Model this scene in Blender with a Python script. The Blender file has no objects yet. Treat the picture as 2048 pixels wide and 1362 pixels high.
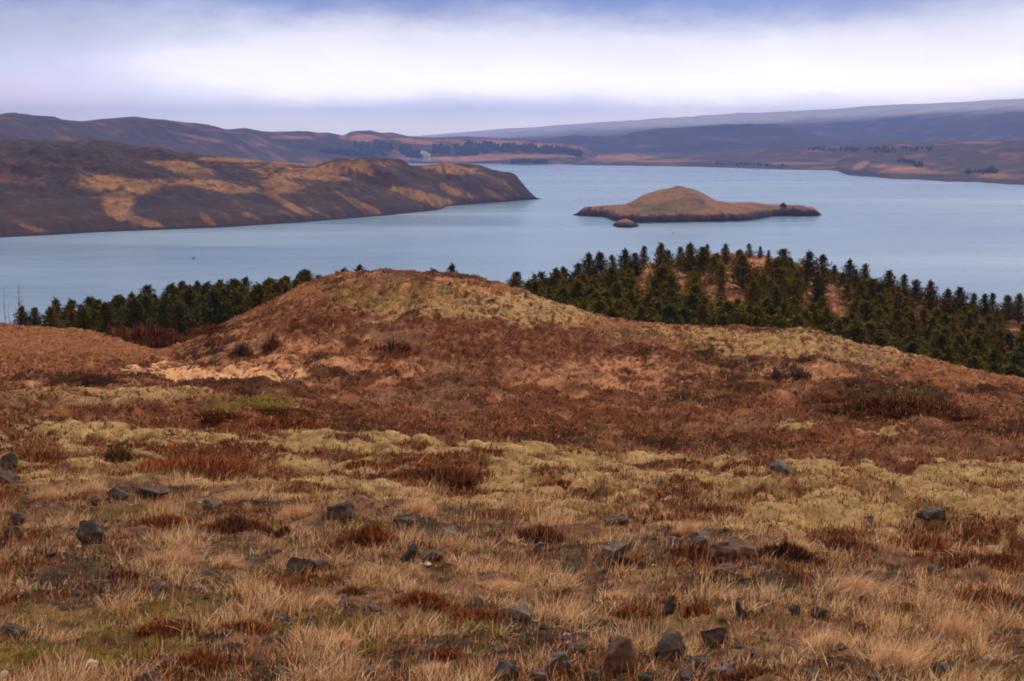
import bpy, math, random
import numpy as np
random.seed(7)
rng = np.random.default_rng(11)
R = math.radians
C = bpy.context.scene.collection
sc = bpy.context.scene

# ------------------------------------------------------------------ camera
F = 2813.0                      # focal length in photo pixels (2048 wide)
HZ = 283.0                      # photo row of the true horizon
CAMZ = 60.0                     # eye height above the lake
PITCH = math.atan((681 - HZ) / F)
cam_d = bpy.data.cameras.new('camera')
cam_d.lens = F * 36 / 2048; cam_d.sensor_width = 36
cam_d.clip_start = 0.1; cam_d.clip_end = 60000
cam = bpy.data.objects.new('camera', cam_d); C.objects.link(cam)
cam.location = (0, 0, CAMZ); cam.rotation_euler = (math.pi / 2 - PITCH, 0, 0)
sc.camera = cam

# ------------------------------------------------------------------ render look
sc.view_settings.view_transform = 'Standard'; sc.view_settings.look = 'None'
sc.view_settings.exposure = 0.12; sc.view_settings.gamma = 1.0
sc.render.engine = 'CYCLES'
sc.cycles.use_denoising = True
sc.cycles.max_bounces = 5; sc.cycles.diffuse_bounces = 2; sc.cycles.glossy_bounces = 2
sc.cycles.volume_bounces = 1; sc.cycles.transparent_max_bounces = 8
sc.cycles.filter_width = 1.9

# ------------------------------------------------------------------ node helper
class N:
    """tiny expression builder for math on shader sockets"""
    def __init__(s, nt, sock): s.nt = nt; s.s = sock
    def _m(s, op, *a, clamp=False):
        n = s.nt.nodes.new('ShaderNodeMath'); n.operation = op; n.use_clamp = clamp
        for i, v in enumerate((s,) + a):
            if isinstance(v, N): s.nt.links.new(v.s, n.inputs[i])
            else: n.inputs[i].default_value = v
        return N(s.nt, n.outputs[0])
    def __add__(s, o): return s._m('ADD', o)
    def __sub__(s, o): return s._m('SUBTRACT', o)
    def __mul__(s, o): return s._m('MULTIPLY', o)
    def __truediv__(s, o): return s._m('DIVIDE', o)
    def clamp(s): return s._m('ADD', 0.0, clamp=True)
    def sq(s): return s._m('MULTIPLY', s)
    def pw(s, p): return s._m('POWER', p)
    def exp(s): return s._m('EXPONENT')
    def mx(s, v): return s._m('MAXIMUM', v)
    def sstep(s, a, b):
        n = s.nt.nodes.new('ShaderNodeMapRange'); n.interpolation_type = 'SMOOTHSTEP'
        n.inputs[1].default_value = a; n.inputs[2].default_value = b
        s.nt.links.new(s.s, n.inputs[0]); return N(s.nt, n.outputs[0])

def mixc(nt, f, a, b, mode='MIX'):
    n = nt.nodes.new('ShaderNodeMix'); n.data_type = 'RGBA'; n.blend_type = mode
    for i, v in ((0, f), (6, a), (7, b)):
        v = v.s if isinstance(v, N) else v
        if isinstance(v, bpy.types.NodeSocket): nt.links.new(v, n.inputs[i])
        elif i == 0: n.inputs[0].default_value = v
        else: n.inputs[i].default_value = tuple(v) + (1,)
    return n.outputs[2]

def srgb(r, g, b):
    return tuple((c / 255 / 12.92) if c / 255 <= .04045 else ((c / 255 + .055) / 1.055) ** 2.4 for c in (r, g, b))

# ------------------------------------------------------------------ world: overcast sky with one bright band
SUN_EL, SUN_AZ = R(42), R(28)         # azimuth to the right of the view direction
w = bpy.data.worlds.new("World"); sc.world = w; w.use_nodes = True
nt = w.node_tree; nt.nodes.clear()
out = nt.nodes.new('ShaderNodeOutputWorld')
sky = nt.nodes.new('ShaderNodeTexSky'); sky.sky_type = 'NISHITA'; sky.sun_disc = False
sky.sun_elevation = SUN_EL; sky.sun_rotation = SUN_AZ
bg1 = nt.nodes.new('ShaderNodeBackground'); bg1.inputs[1].default_value = 0.08
nt.links.new(sky.outputs[0], bg1.inputs[0])
tc = nt.nodes.new('ShaderNodeTexCoord')
sep = nt.nodes.new('ShaderNodeSeparateXYZ'); nt.links.new(tc.outputs['Generated'], sep.inputs[0])
X, Y_, Z = (N(nt, sep.outputs[i]) for i in range(3))
hlen = (X.sq() + Y_.sq())._m('SQRT').mx(0.02)
el = Z / hlen                                     # tan(elevation)
az = X._m('ARCTAN2', Y_)                          # azimuth, 0 = view direction
cmb = nt.nodes.new('ShaderNodeCombineXYZ')
nt.links.new((az * 6.0).s, cmb.inputs[0]); nt.links.new((el * 15.0).s, cmb.inputs[1])
def wnoise(scale, detail, rough=.5, off=0.0, vec=None):
    m = nt.nodes.new('ShaderNodeVectorMath'); m.operation = 'ADD'
    nt.links.new(vec or cmb.outputs[0], m.inputs[0]); m.inputs[1].default_value = (off, off * .7, off * 1.3)
    n = nt.nodes.new('ShaderNodeTexNoise'); n.inputs['Scale'].default_value = scale
    n.inputs['Detail'].default_value = detail; n.inputs['Roughness'].default_value = rough
    nt.links.new(m.outputs[0], n.inputs['Vector']); return N(nt, n.outputs[0])
n1 = wnoise(1.3, 6, .6, 3.1); n2 = wnoise(3.0, 7, .62, 9.7); n3 = wnoise(.5, 2, .5, 21.0)
n4 = wnoise(1.6, 3, .5, 31.0)
def gauss(a0, e0, ra, re, wob=0.0):
    e = el + (n1 - .5) * wob
    return ((((az - a0) / ra).sq() + ((e - e0) / re).sq()) * -1.0).exp()
px2a = lambda px: (px - 1024) / F
py2e = lambda py: (HZ - py) / F
low = (el * -1.0).sstep(-.035, .005)                        # pale lavender towards the horizon
col = mixc(nt, low, srgb(198, 206, 232), srgb(220, 220, 230))
up = (el + (n1 - .5) * .042 + (n2 - .5) * .020).sstep(py2e(70), py2e(4))
col = mixc(nt, up * .9, col, srgb(106, 134, 202))
col = mixc(nt, (gauss(px2a(820), py2e(10), .10, .022, .02) * .45), col, srgb(98, 120, 188))
band = (gauss(px2a(1430), py2e(130), .20, .026, .045) * 1.25 + gauss(px2a(600), py2e(115), .15, .026, .055) * .85
        + gauss(px2a(2080), py2e(95), .12, .034, .02) * .7 + gauss(px2a(1000), py2e(140), .28, .026, .05) * .55)
wisp = wnoise(2.0, 7, .65, 55.0)
band = (band * ((n2 - .5) * .7 + (wisp - .5) * .6 + 1.05)).clamp()
col = mixc(nt, band, col, srgb(249, 245, 254))
blue = (n2 * 1.2 + .4) * (gauss(px2a(960), py2e(212), .055, .008, .006) + gauss(px2a(1150), py2e(212), .035, .010, .006)
        + gauss(px2a(690), py2e(222), .05, .006, .01) * .5)
col = mixc(nt, (blue * .3).clamp(), col, srgb(140, 160, 215))
lefty = (az * -1.0).sstep(-px2a(520), -px2a(-100))
col = mixc(nt, lefty * .45, col, srgb(146, 148, 184))
pink = gauss(px2a(0), py2e(205), .10, .02)
col = mixc(nt, (pink * .45).clamp(), col, srgb(222, 200, 204))
mot = (n4 - .5) * .26 + (wisp - .5) * .14 + 1.0
cm = nt.nodes.new('ShaderNodeVectorMath'); cm.operation = 'SCALE'
comp = (el * -1.0).sstep(-.085, -.005) * 1.7 + 1.10          # a little brighter low down, where the air in front dims it
col = mixc(nt, (el * -1.0).sstep(-.06, .0), col, mixc(nt, 1.0, col, (1.24, 1.10, .90), 'MULTIPLY'))
nt.links.new(col, cm.inputs[0]); nt.links.new((mot * comp).s, cm.inputs['Scale'])
# the rest of the dome: grey blue above the band, bright even cloud overhead
v3 = nt.nodes.new('ShaderNodeVectorMath'); v3.operation = 'SCALE'; v3.inputs['Scale'].default_value = 2.0
nt.links.new(tc.outputs['Generated'], v3.inputs[0])
n5 = wnoise(1.5, 4, .5, 4.0, v3.outputs[0])
ov = mixc(nt, el.sstep(.25, 1.1), srgb(198, 214, 234), (1.25, 1.10, .92))
ov = mixc(nt, (Y_ * -1.0).sstep(-.35, .35), ov, (.62, .52, .42))
os_ = nt.nodes.new('ShaderNodeVectorMath'); os_.operation = 'SCALE'
nt.links.new(ov, os_.inputs[0]); nt.links.new(((n5 - .5) * .5 + 1.0).s, os_.inputs['Scale'])
col = mixc(nt, el.sstep(.10, .24), cm.outputs[0], os_.outputs[0])
bg2 = nt.nodes.new('ShaderNodeBackground'); bg2.inputs[1].default_value = 1.0
nt.links.new(col, bg2.inputs[0])
ms = nt.nodes.new('ShaderNodeMixShader'); ms.inputs[0].default_value = 0.93
nt.links.new(bg1.outputs[0], ms.inputs[1]); nt.links.new(bg2.outputs[0], ms.inputs[2])
nt.links.new(ms.outputs[0], out.inputs[0])

sun_d = bpy.data.lights.new('sun', 'SUN'); sun_d.energy = 1.5; sun_d.angle = R(10); sun_d.color = (1, .90, .76)
sun = bpy.data.objects.new('sun', sun_d); C.objects.link(sun)
sun.rotation_euler = (math.pi / 2 - SUN_EL, 0, math.pi - SUN_AZ)
# (light travels along -Z; this aims it from front right, high, back towards the camera)

# ------------------------------------------------------------------ noise
def _hash(ix, iy, seed):
    h = (ix.astype(np.int64) * 374761393 + iy.astype(np.int64) * 668265263 + seed * 1442695041) & 0x7fffffff
    h = ((h ^ (h >> 13)) * 1274126177) & 0x7fffffff
    return h ^ (h >> 16)
def perlin(x, y, seed=0):
    x = np.asarray(x, float); y = np.asarray(y, float)
    ix = np.floor(x); iy = np.floor(y); fx = x - ix; fy = y - iy
    u = fx * fx * fx * (fx * (fx * 6 - 15) + 10); v = fy * fy * fy * (fy * (fy * 6 - 15) + 10)
    def g(dx, dy):
        a = (_hash(ix + dx, iy + dy, seed) & 1023) * (2 * math.pi / 1024)
        return np.cos(a) * (fx - dx) + np.sin(a) * (fy - dy)
    a = g(0, 0); b = g(1, 0); c = g(0, 1); d = g(1, 1)
    return ((a + (b - a) * u) * (1 - v) + (c + (d - c) * u) * v) * 1.5
def fbm(x, y, o=4, seed=0, gain=.5, lac=2.03):
    s = 0; a = 1; t = 0
    for i in range(o):
        s = s + a * perlin(x, y, seed + i * 17); t += a; a *= gain
        x = x * lac + 5.2; y = y * lac + 1.3
    return s / t
def ridged(x, y, o=4, seed=0):
    s = 0; a = 1; t = 0
    for i in range(o):
        s = s + a * (1 - 2 * np.abs(perlin(x, y, seed + i * 13))); t += a; a *= .5
        x = x * 2.1 + 3.1; y = y * 2.1 + 7.7
    return s / t
def cushion(x, y, o=2, seed=0):
    s = 0; a = 1; t = 0
    for i in range(o):
        s = s + a * np.sqrt(np.abs(perlin(x, y, seed + i * 23)) + .002); t += a; a *= .45
        x = x * 2.3 + 2.7; y = y * 2.3 + 8.1
    return s / t
def sst(x, a, b):
    t = np.clip((x - a) / (b - a), 0, 1); return t * t * (3 - 2 * t)
def curve(x, pts):
    p = np.array(pts, float); return np.interp(x, p[:, 0], p[:, 1])
def smoothcurve(x, pts, r):
    return (curve(x - r, pts) + curve(x - r * .5, pts) + curve(x, pts) + curve(x + r * .5, pts) + curve(x + r, pts)) / 5

# ------------------------------------------------------------------ photo row / column <-> world
SP, CP = math.sin(PITCH), math.cos(PITCH)
def z_at(py, Y):
    v = (np.asarray(py, float) - 681) / F
    return CAMZ + Y * (-SP - v * CP) / (CP - v * SP)
def project(x, y, z):
    d = y * CP - (z - CAMZ) * SP
    u = x / d; v = -((z - CAMZ) * CP + y * SP) / d
    return 1024 + F * u, 681 + F * v
def x_at(px, py, Y):
    v = (np.asarray(py, float) - 681) / F
    return (np.asarray(px, float) - 1024) / F * Y / (CP - v * SP)

# ------------------------------------------------------------------ near terrain
SIL = [(-900, 640), (0, 649), (100, 659), (200, 668), (245, 684), (300, 700), (345, 702), (385, 688), (430, 660), (500, 629), (560, 600), (620, 569), (680, 550),
       (750, 544), (850, 546), (930, 553), (1000, 571), (1060, 591), (1120, 613), (1180, 634), (1250, 648), (1350, 656),
       (1450, 661), (1550, 666), (1630, 669), (1690, 690), (1780, 713), (1870, 735), (1950, 755), (2048, 776), (2900, 900)]
YCR = [(-900, 118), (0, 112), (200, 108), (300, 98), (430, 92), (620, 90), (800, 88), (1000, 86), (1200, 84), (1500, 80), (1700, 76), (2048, 72), (2900, 66)]
FR = {  # rows: distance -> (column, photo row)
    2: [(0, 2300), (2048, 2300)], 4: [(0, 1560), (2048, 1560)],
    6: [(0, 1362), (2048, 1362)], 10: [(0, 1108), (1050, 1110), (2048, 1135)],
    15: [(0, 975), (700, 980), (1400, 1003), (2048, 1022)], 20: [(0, 905), (350, 908), (700, 920), (1050, 935), (1400, 957), (2048, 975)],
    24.5: [(-900, 850), (0, 857), (150, 855), (350, 868), (700, 880), (1050, 898), (1400, 928), (1750, 935), (2048, 940), (2900, 960)],
    28: [(-900, 868), (0, 874), (350, 886), (700, 900), (1050, 920), (1400, 943), (2048, 955)],
    34: [(-900, 838), (0, 846), (350, 852), (700, 882), (1050, 900), (1400, 915), (2048, 922)],
    42: [(-900, 800), (0, 803), (350, 805), (700, 845), (1050, 860), (1400, 865), (1750, 860), (2048, 872)],
    50: [(-900, 770), (0, 776), (350, 780), (560, 785), (700, 803), (1050, 815), (1400, 818), (1750, 812), (2048, 832), (2900, 900)]}
FY = sorted(FR)
VAL = [(-900, 745), (0, 720), (300, 705), (600, 690), (900, 700), (1100, 712), (1300, 755), (1500, 775), (1750, 830), (2048, 905), (2900, 980)]    # Y 112
BCK = [(-900, 700), (0, 690), (110, 684), (230, 664), (330, 650), (450, 636), (560, 626), (650, 616), (760, 612), (900, 606), (1000, 600), (1050, 590), (1150, 566), (1200, 553), (1300, 530),
       (1400, 514), (1470, 508), (1550, 521), (1650, 543), (1750, 572), (1900, 612), (2048, 642), (2900, 760)]
YBK = [(-900, 165), (0, 165), (600, 165), (900, 175), (1100, 185), (1500, 192), (2048, 178), (2900, 160)]
def base_height(x, y):
    """z of the land near the viewer, without hummocks"""
    y = np.maximum(y, 1.0)
    pc = 1024 + F * (x / y) * np.interp(y, [4, 10, 30], [.955, .972, .986])
    sil = smoothcurve(pc, SIL, 26); yc = curve(pc, YCR); bk = smoothcurve(pc, BCK, 50); ybk = curve(pc, YBK)
    zs = [z_at(smoothcurve(pc, FR[Y], 60), Y) for Y in FY]
    zf = np.zeros_like(pc)
    for i in range(len(FY) - 1):
        a, b = FY[i], FY[i + 1]
        m = (y >= a) & (y <= b); t = (y - a) / (b - a)
        # catmull style smoothing
        p0 = zs[max(i - 1, 0)]; p3 = zs[min(i + 2, len(FY) - 1)]
        ya = FY[max(i - 1, 0)]; yd = FY[min(i + 2, len(FY) - 1)]
        m1 = (zs[i + 1] - p0) / (b - ya) * (b - a); m2 = (p3 - zs[i]) / (yd - a) * (b - a)
        t2 = t * t; t3 = t2 * t
        v = (2 * t3 - 3 * t2 + 1) * zs[i] + (t3 - 2 * t2 + t) * m1 + (-2 * t3 + 3 * t2) * zs[i + 1] + (t3 - t2) * m2
        zf = np.where(m, v, zf)
    zf = np.where(y < 2, zs[0], zf)
    # slope of the knoll up to its crest line
    t = np.clip((y - 50) / (yc - 50), 0, 1)
    p50 = smoothcurve(pc, FR[50], 60)
    e = np.sin(t * math.pi / 2) ** 1.15
    zk = z_at(p50 + (sil - p50) * e, y)
    z = np.where(y > 50, zk, zf)
    zc = z_at(sil, yc)
    # behind the crest down to a small valley, then up to the wooded ground
    val = z_at(curve(pc, VAL), 112.0) ; yv = np.maximum(112.0, yc + 14)
    zb = z_at(bk, ybk)
    t = sst(y, yc, yv); z = np.where(y > yc, zc + (val - zc) * t, z)
    t = np.clip((y - yv) / (ybk - yv), 0, 1); z = np.where(y > yv, val + (zb - val) * np.sin(t * math.pi / 2), z)
    t = np.maximum(y - ybk, 0); z = z - t * .30 * sst(t, 0, 25)
    return np.maximum(z, -4.0), pc
def ground_py(x, y):
    z, pc = base_height(x, y)
    return project(x, y, z)
def height(x, y, info=False):
    z, pc = base_height(x, y)
    px, py = project(x, y, z)
    wx = x + .5 * perlin(x * .8, y * .8, 5); wy = y + .5 * perlin(x * .8, y * .8, 6)
    # moss cushions around the near crest
    mz = (1 - sst(py - curve(px, [(-900, 955), (0, 960), (300, 955), (600, 985), (1000, 1003), (1300, 1045), (1500, 1062), (1700, 1090), (1900, 1125), (2048, 1150), (2900, 1250)]), -45, 15)) * (1 - sst(y, 25, 28))
    cu = cushion(wx * .62, wy * .62, 2, 3)
    d = mz * ((cu - .42) * .46 + .14 * fbm(x * .3, y * .3, 3, 9))
    # heath hummocks
    hz = sst(y, 27, 31) * (1 - sst(y, 70, 85))
    d = d + hz * ((cushion(wx * .55, wy * .4, 2, 41) - .42) * .80)
    kz = sst(y, 60, 75) * (1 - sst(y, 108, 120))
    d = d + kz * ((cushion(x * .7, y * .5, 2, 57) - .42) * .50 + .18 * fbm(x * .16, y * .16, 3, 60))
    # rough stony ground close by, with a low broken lip facing the viewer
    nz = (1 - mz) * (1 - sst(y, 17, 22))
    d = d + nz * (.11 * fbm(x * .9, y * .9, 3, 71) + .05 * fbm(x * 3.2, y * 3.2, 3, 75))
    ye = curve(pc, [(-200, 13.6), (200, 13.2), (500, 12.6), (700, 12.3), (1100, 11.2), (1500, 10.4), (1750, 10.2), (2300, 10.0)]) + .55 * perlin(x * .8, y * .1, 83)
    lip = np.clip(.5 + .9 * perlin(x * .5, 3.3, 85), .15, 1) * .17
    d = d + lip * (sst(y, ye - .10, ye + .12) - .5) * (1 - sst(y, ye + .5, ye + 3)) * nz
    d = d + mz * (.022 * perlin(x * 8, y * 6.5, 102) + .03 * perlin(x * 4.5, y * 3.5, 99) + .07 * perlin(x * 1.9, y * 1.6, 100))
    bz = sst(y, 112, 125)
    d = d + bz * (.5 * fbm(x * .12, y * .12, 3, 91) + .25 * (cushion(x * .5, y * .35, 2, 93) - .4))
    d = d + .008 * perlin(x * 9, y * 9, 97) * (y < 30) + .02 * perlin(x * 4, y * 4, 98) * (y < 60)
    if info:
        cu = np.where(y < 26.5, cu, np.where(y < 72, cushion(wx * .55, wy * .4, 2, 41), cushion(x * .7, y * .5, 2, 57)))
        return z + d, px, py, cu
    return z + d
def hit(px, py, y0=3.0, y1=320.0):
    """where the ray of a photo pixel meets the near land"""
    ys = np.geomspace(y0, y1, 2600)
    v = (py - 681) / F; u = (px - 1024) / F
    k = CP - v * SP
    xs = u / k * ys; zs = CAMZ + ys * (-SP - v * CP) / k
    below = zs < height(xs, ys)
    i = int(np.argmax(below)) if below.any() else len(ys) - 1
    return xs[i], ys[i], float(height(xs[i:i + 1], ys[i:i + 1])[0])

# ------------------------------------------------------------------ ground cover colours (albedo of what grows there)
SOIL = np.array(srgb(54, 38, 32)); STRAW = np.array(srgb(124, 88, 68)); HEATH = np.array(srgb(98, 54, 36)); HEATHD = np.array(srgb(56, 35, 22))
MOSS = np.array(srgb(170, 138, 94)); MOSSG = np.array(srgb(112, 92, 40)); ORANGE = np.array(srgb(130, 82, 50)); PINK = np.array(srgb(186, 132, 98))
BROWNP = np.array(srgb(124, 76, 52)); OLIVE = np.array(srgb(104, 88, 36)); GRAVEL = np.array(srgb(68, 54, 46))
PATCH = [  # cover, column, row, half width, half height, strength  (rows are on the photo; the cover stays on the land)
    ('PALE', 440, 753, 175, 14, 1.0), ('PINK', 560, 735, 130, 12, .6), ('PINK', 420, 712, 60, 26, .55), ('PINK', 700, 735, 170, 10, .45), ('PINK', 1000, 742, 170, 10, .35), ('PINK', 560, 690, 120, 22, .35),
    ('PINK', 1330, 735, 260, 14, .45), ('PINK', 1620, 750, 160, 16, .35), ('PINK', 1180, 770, 200, 9, .3), ('STRAW', 780, 670, 160, 18, .5),
    ('HEATH', 620, 640, 110, 40, .8), ('HEATH', 990, 690, 170, 45, .95), ('HEATH', 960, 745, 60, 22, .7), ('HEATH', 1120, 690, 130, 26, .5), ('HEATH', 840, 655, 90, 12, .5),
    ('HEATHD', 390, 700, 70, 22, .85), ('HEATHD', 420, 660, 60, 14, .6), ('HEATHD', 700, 755, 60, 10, .6),
    ('MOSS', 900, 608, 230, 34, .62), ('MOSSG', 760, 590, 130, 30, .5), ('MOSS', 1060, 620, 120, 30, .75), ('MOSS', 1130, 640, 110, 14, .75), ('ORANGE', 1010, 575, 60, 12, .7), ('ORANGE', 600, 590, 70, 20, .8),
    ('ORANGE', 1280, 652, 130, 9, .8), ('MOSS', 1560, 690, 190, 26, .85), ('MOSS', 1740, 718, 120, 20, .7), ('MOSS', 1330, 672, 120, 9, .6), ('ORANGE', 1940, 760, 160, 30, .8), ('ORANGE', 1850, 735, 70, 14, .5),
    ('HEATHD', 1790, 800, 120, 34, 1.0), ('HEATHD', 1980, 782, 70, 8, .6), ('OLIVE', 1810, 800, 80, 14, .4), ('OLIVE', 490, 815, 90, 14, .8), ('OLIVE', 545, 808, 60, 8, .5),
    ('MOSS', 150, 800, 260, 15, .42), ('MOSS', 330, 790, 120, 9, .5), ('HEATH', 520, 840, 120, 12, .8), ('ORANGE', 100, 690, 300, 45, 1.0), ('BROWNP', 60, 735, 200, 16, .8), ('HEATHD', 170, 762, 150, 8, .85), ('MOSS', 1600, 853, 55, 8, .8), ('MOSS', 1775, 868, 60, 6, .7)]
NEARP = [
    ('HEATH', 410, 918, 165, 24, 1.0), ('HEATHD', 230, 905, 60, 14, .8), ('HEATH', 80, 900, 60, 18, .9), ('HEATH', 260, 940, 60, 12, .7), ('HEATH', 890, 938, 110, 22, 1.0), ('HEATH', 730, 920, 45, 12, .7), ('HEATH', 1120, 960, 80, 14, .8), ('HEATH', 1340, 985, 120, 18, .8),
    ('HEATH', 1450, 1015, 130, 15, 1.0), ('HEATH', 1200, 920, 70, 10, .8), ('HEATH', 1700, 990, 70, 14, .6), ('HEATH', 1850, 1085, 160, 18, 1.0), ('HEATH', 1980, 1110, 120, 18, 1.0), ('HEATH', 1680, 1075, 80, 16, .8), ('HEATH', 1530, 960, 60, 8, .7), ('HEATH', 1220, 1020, 90, 12, .6),
    ('MOSSG', 260, 1290, 130, 45, .9), ('MOSSG', 60, 1300, 90, 30, .8), ('MOSSG', 330, 1270, 80, 25, .6), ('MOSSG', 760, 1260, 110, 22, .5), ('MOSS', 250, 1235, 160, 25, .4), ('MOSSG', 1000, 1250, 90, 18, .6),
    ('MOSS', 700, 1140, 170, 14, .55), ('MOSS', 1330, 1140, 120, 18, .5), ('MOSS', 1760, 1010, 300, 50, .5), ('GRAVEL', 100, 1180, 180, 40, .7), ('GRAVEL', 250, 1160, 130, 30, .5), ('GRAVEL', 1180, 1290, 190, 60, .9), ('GRAVEL', 600, 1340, 700, 18, .8), ('GRAVEL', 850, 1070, 180, 30, .7),
    ('GRAVEL', 1250, 1110, 150, 22, .7), ('GRAVEL', 1560, 1130, 120, 24, .7), ('GRAVEL', 1100, 1240, 160, 26, .5), ('GRAVEL', 300, 985, 90, 14, .8), ('GRAVEL', 600, 1130, 80, 16, .4), ('GRAVEL', 1650, 1160, 120, 20, .4), ('GRAVEL', 1450, 1335, 300, 25, .6)]
OPEN = [(1293, 548, 16, 40), (1356, 528, 14, 26), (1366, 562, 10, 30), (1420, 556, 13, 12), (1476, 568, 18, 30), (1432, 576, 26, 12), (1490, 520, 40, 14), (1641, 578, 32, 20), (1686, 602, 14, 26), (1634, 560, 16, 14), (1850, 605, 24, 12), (1903, 610, 7, 7), (2022, 651, 16, 7), (1600, 520, 20, 10), (1470, 506, 80, 8), (1735, 548, 10, 10)]
PAL = dict(PINK=PINK, STRAW=STRAW, HEATH=HEATH, HEATHD=HEATHD, MOSS=MOSS, MOSSG=MOSSG, ORANGE=ORANGE, BROWNP=BROWNP, PALE=np.array(srgb(218, 166, 124)), OLIVE=OLIVE, GRAVEL=GRAVEL, SOIL=SOIL)
KEYS = list(PAL)
BD = [(-900, 955), (0, 960), (300, 955), (600, 985), (1000, 1003), (1300, 1045), (1500, 1062), (1700, 1090), (1900, 1125), (2048, 1150), (2900, 1250)]
def cover(x, y, px, py, cu):
    """weights of each cover type at a point of the land"""
    W = {k: np.zeros_like(x) for k in KEYS}
    nA = fbm(x * .22, y * .16, 4, 101); nB = fbm(x * .9, y * .6, 4, 111); nC = fbm(x * 2.6, y * 2.0, 3, 121); nD = fbm(x * .45, y * .3, 3, 131)
    near = 1 - sst(py, 840, 900); close = y < 27
    # rough near ground
    nF = fbm(x * 8, y * 6, 2, 191) * (y < 40); nC = nC + .35 * nF
    c0 = sst(py - curve(px, BD) + 45 * nB + 20 * nC, -12, 12) * (y < 24)
    W['STRAW'] += c0 * np.clip(.55 + .9 * nB + .5 * nD + .5 * nF, 0, 2); W['GRAVEL'] += c0 * np.clip(.22 - 1.4 * nB + .8 * nA - .8 * nF, 0, 2); W['SOIL'] += c0 * np.clip(.1 - .9 * nC - .8 * nF, 0, 1.2); W['OLIVE'] += c0 * np.clip(.15 + fbm(x * 1.9, y * 1.5, 3, 193), 0, 1) * 1.0
    W['HEATH'] += c0 * np.clip(1.6 * (fbm(x * 1.1, y * .9, 3, 141) - .12), 0, 1) * 3.2; W['MOSS'] += c0 * np.clip(1.2 * (nC + nD) - .15, 0, 1) * .8
    W['MOSSG'] += c0 * np.clip(fbm(x * .7, y * .7, 3, 151) - .12, 0, 1) * 2.4
    # moss band
    c1 = (1 - c0) * (1 - sst(y, 25.5, 28))
    hm = sst(fbm(x * .55, y * .75, 4, 161) - .15 * (cu - .5) + .12 * nF, .02, .18)
    W['MOSS'] += c1 * 1.4 * (1 - hm * .9); W['HEATH'] += c1 * 1.2 * hm; W['OLIVE'] += c1 * (1.1 * sst(.36 - cu + .15 * nC, 0, .2) + .9 * sst(nC + .5 * nB, .12, .4)); W['STRAW'] += c1 * np.clip(nC + .15, 0, 1) * .9 * (1 + hm)
    W['HEATHD'] += c1 * sst(.2 - cu, 0, .12) * .9  # darkest tone in the deepest creases between cushions
    # heath hollow and the knoll
    c2 = sst(y, 25.5, 28) * (1 - sst(y, 104, 112))
    lowm = sst(py, 760, 830)
    crease = sst(.40 + .25 * nB + .15 * nC - cu, -.02, .16)
    W['BROWNP'] += c2 * (.35 + .3 * nA); W['HEATH'] += c2 * np.clip(.35 + .25 * lowm + 1.6 * nD, 0, 2) * .8
    W['PINK'] += c2 * np.clip(.10 + 1.2 * nB + .4 * nC + .9 * crease * (1 - .5 * lowm), 0, 2) * (1.0 - .45 * lowm) * .9; W['HEATHD'] += c2 * (np.clip(-.05 - 1.3 * nB + .6 * nD, 0, 1.5) * 1.1 + 1.3 * sst(fbm(x * .16, y * .12, 3, 231) + .4 * nC, .12, .3)); W['STRAW'] += c2 * 1.1 * sst(fbm(x * .2, y * .13, 3, 233) + .5 * nC, .15, .35)
    W['MOSS'] += c2 * sst(nC + nB, .5, .75) * .5
    W['MOSSG'] += c2 * np.clip(fbm(x * .4, y * .3, 3, 171) - .25, 0, 1) * 1.5
    # wooded ground behind
    c3 = sst(y, 104, 114)
    W['HEATHD'] += c3 * (.9 - nD); W['BROWNP'] += c3 * .7; W['PINK'] += c3 * np.clip(.05 + 1.8 * fbm(x * .3, y * .9, 4, 181), 0, 2); W['SOIL'] += c3 * .3
    wj = 26 * nB + 14 * nC
    for lst, msk in ((PATCH, (y > 27) & (y < 112)), (NEARP, y < 27)):
        for k, cx, cy, rx, ry, s in lst:
            q = ((px - cx + wj) / rx) ** 2 + ((py - cy + wj * .25 + 6 * nC) / ry) ** 2
            m = sst(1.25 - q + 1.3 * nC + .9 * nB, 0, .7) * s * msk
            if k in ('MOSS', 'MOSSG', 'PINK') and lst is PATCH: m = m * (sst(nC + .5 * fbm(x * 2.2, y * 1.1, 2, 197), -.35, .15) if cy < 745 else 1.0)
            for kk in KEYS: W[kk] = W[kk] * (1 - m * .9)
            W[k] = W[k] + m * (.95 - .45 * (k in ('HEATH', 'ORANGE', 'BROWNP')) * np.clip(.5 + 1.5 * nC, 0, 1)); W['PINK'] = W['PINK'] + m * .45 * (k in ('HEATH', 'ORANGE', 'BROWNP')) * np.clip(.35 + 1.5 * nC + crease * .5, 0, 1) * (y > 27)
    mo = np.zeros_like(x); far = y > 112
    for ox, oy, rx, ry in OPEN:
        q = ((px - ox + wj * .4) / (rx * 1.5)) ** 2 + ((py - oy + wj * .2) / (ry * 1.3)) ** 2
        mo = np.maximum(mo, sst(1.3 - q + .8 * nC + 1.0 * fbm(x * .25, y * .8, 3, 199), 0, .5) * far)
    for kk in KEYS: W[kk] = W[kk] * (1 - mo * .85)
    W['PINK'] = W['PINK'] + mo * np.clip(.62 + 1.7 * fbm(x * .5, y * 2.2, 4, 203), .05, 1.2); W['BROWNP'] = W['BROWNP'] + mo * .42; W['HEATHD'] = W['HEATHD'] + mo * np.clip(.1 + 1.6 * fbm(x * 1.1, y * 1.3, 3, 205), 0, 1)
    t = sum(np.maximum(W[k], 0) for k in KEYS) + 1e-6
    return {k: np.maximum(W[k], 0) / t for k in KEYS}
def cover_col(W):
    # sharpen so that patches read as patches
    P = {k: W[k] ** 2.2 for k in KEYS}; t = sum(P.values()) + 1e-9
    return sum(P[k][..., None] * PAL[k] for k in KEYS) / t[..., None]
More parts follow.
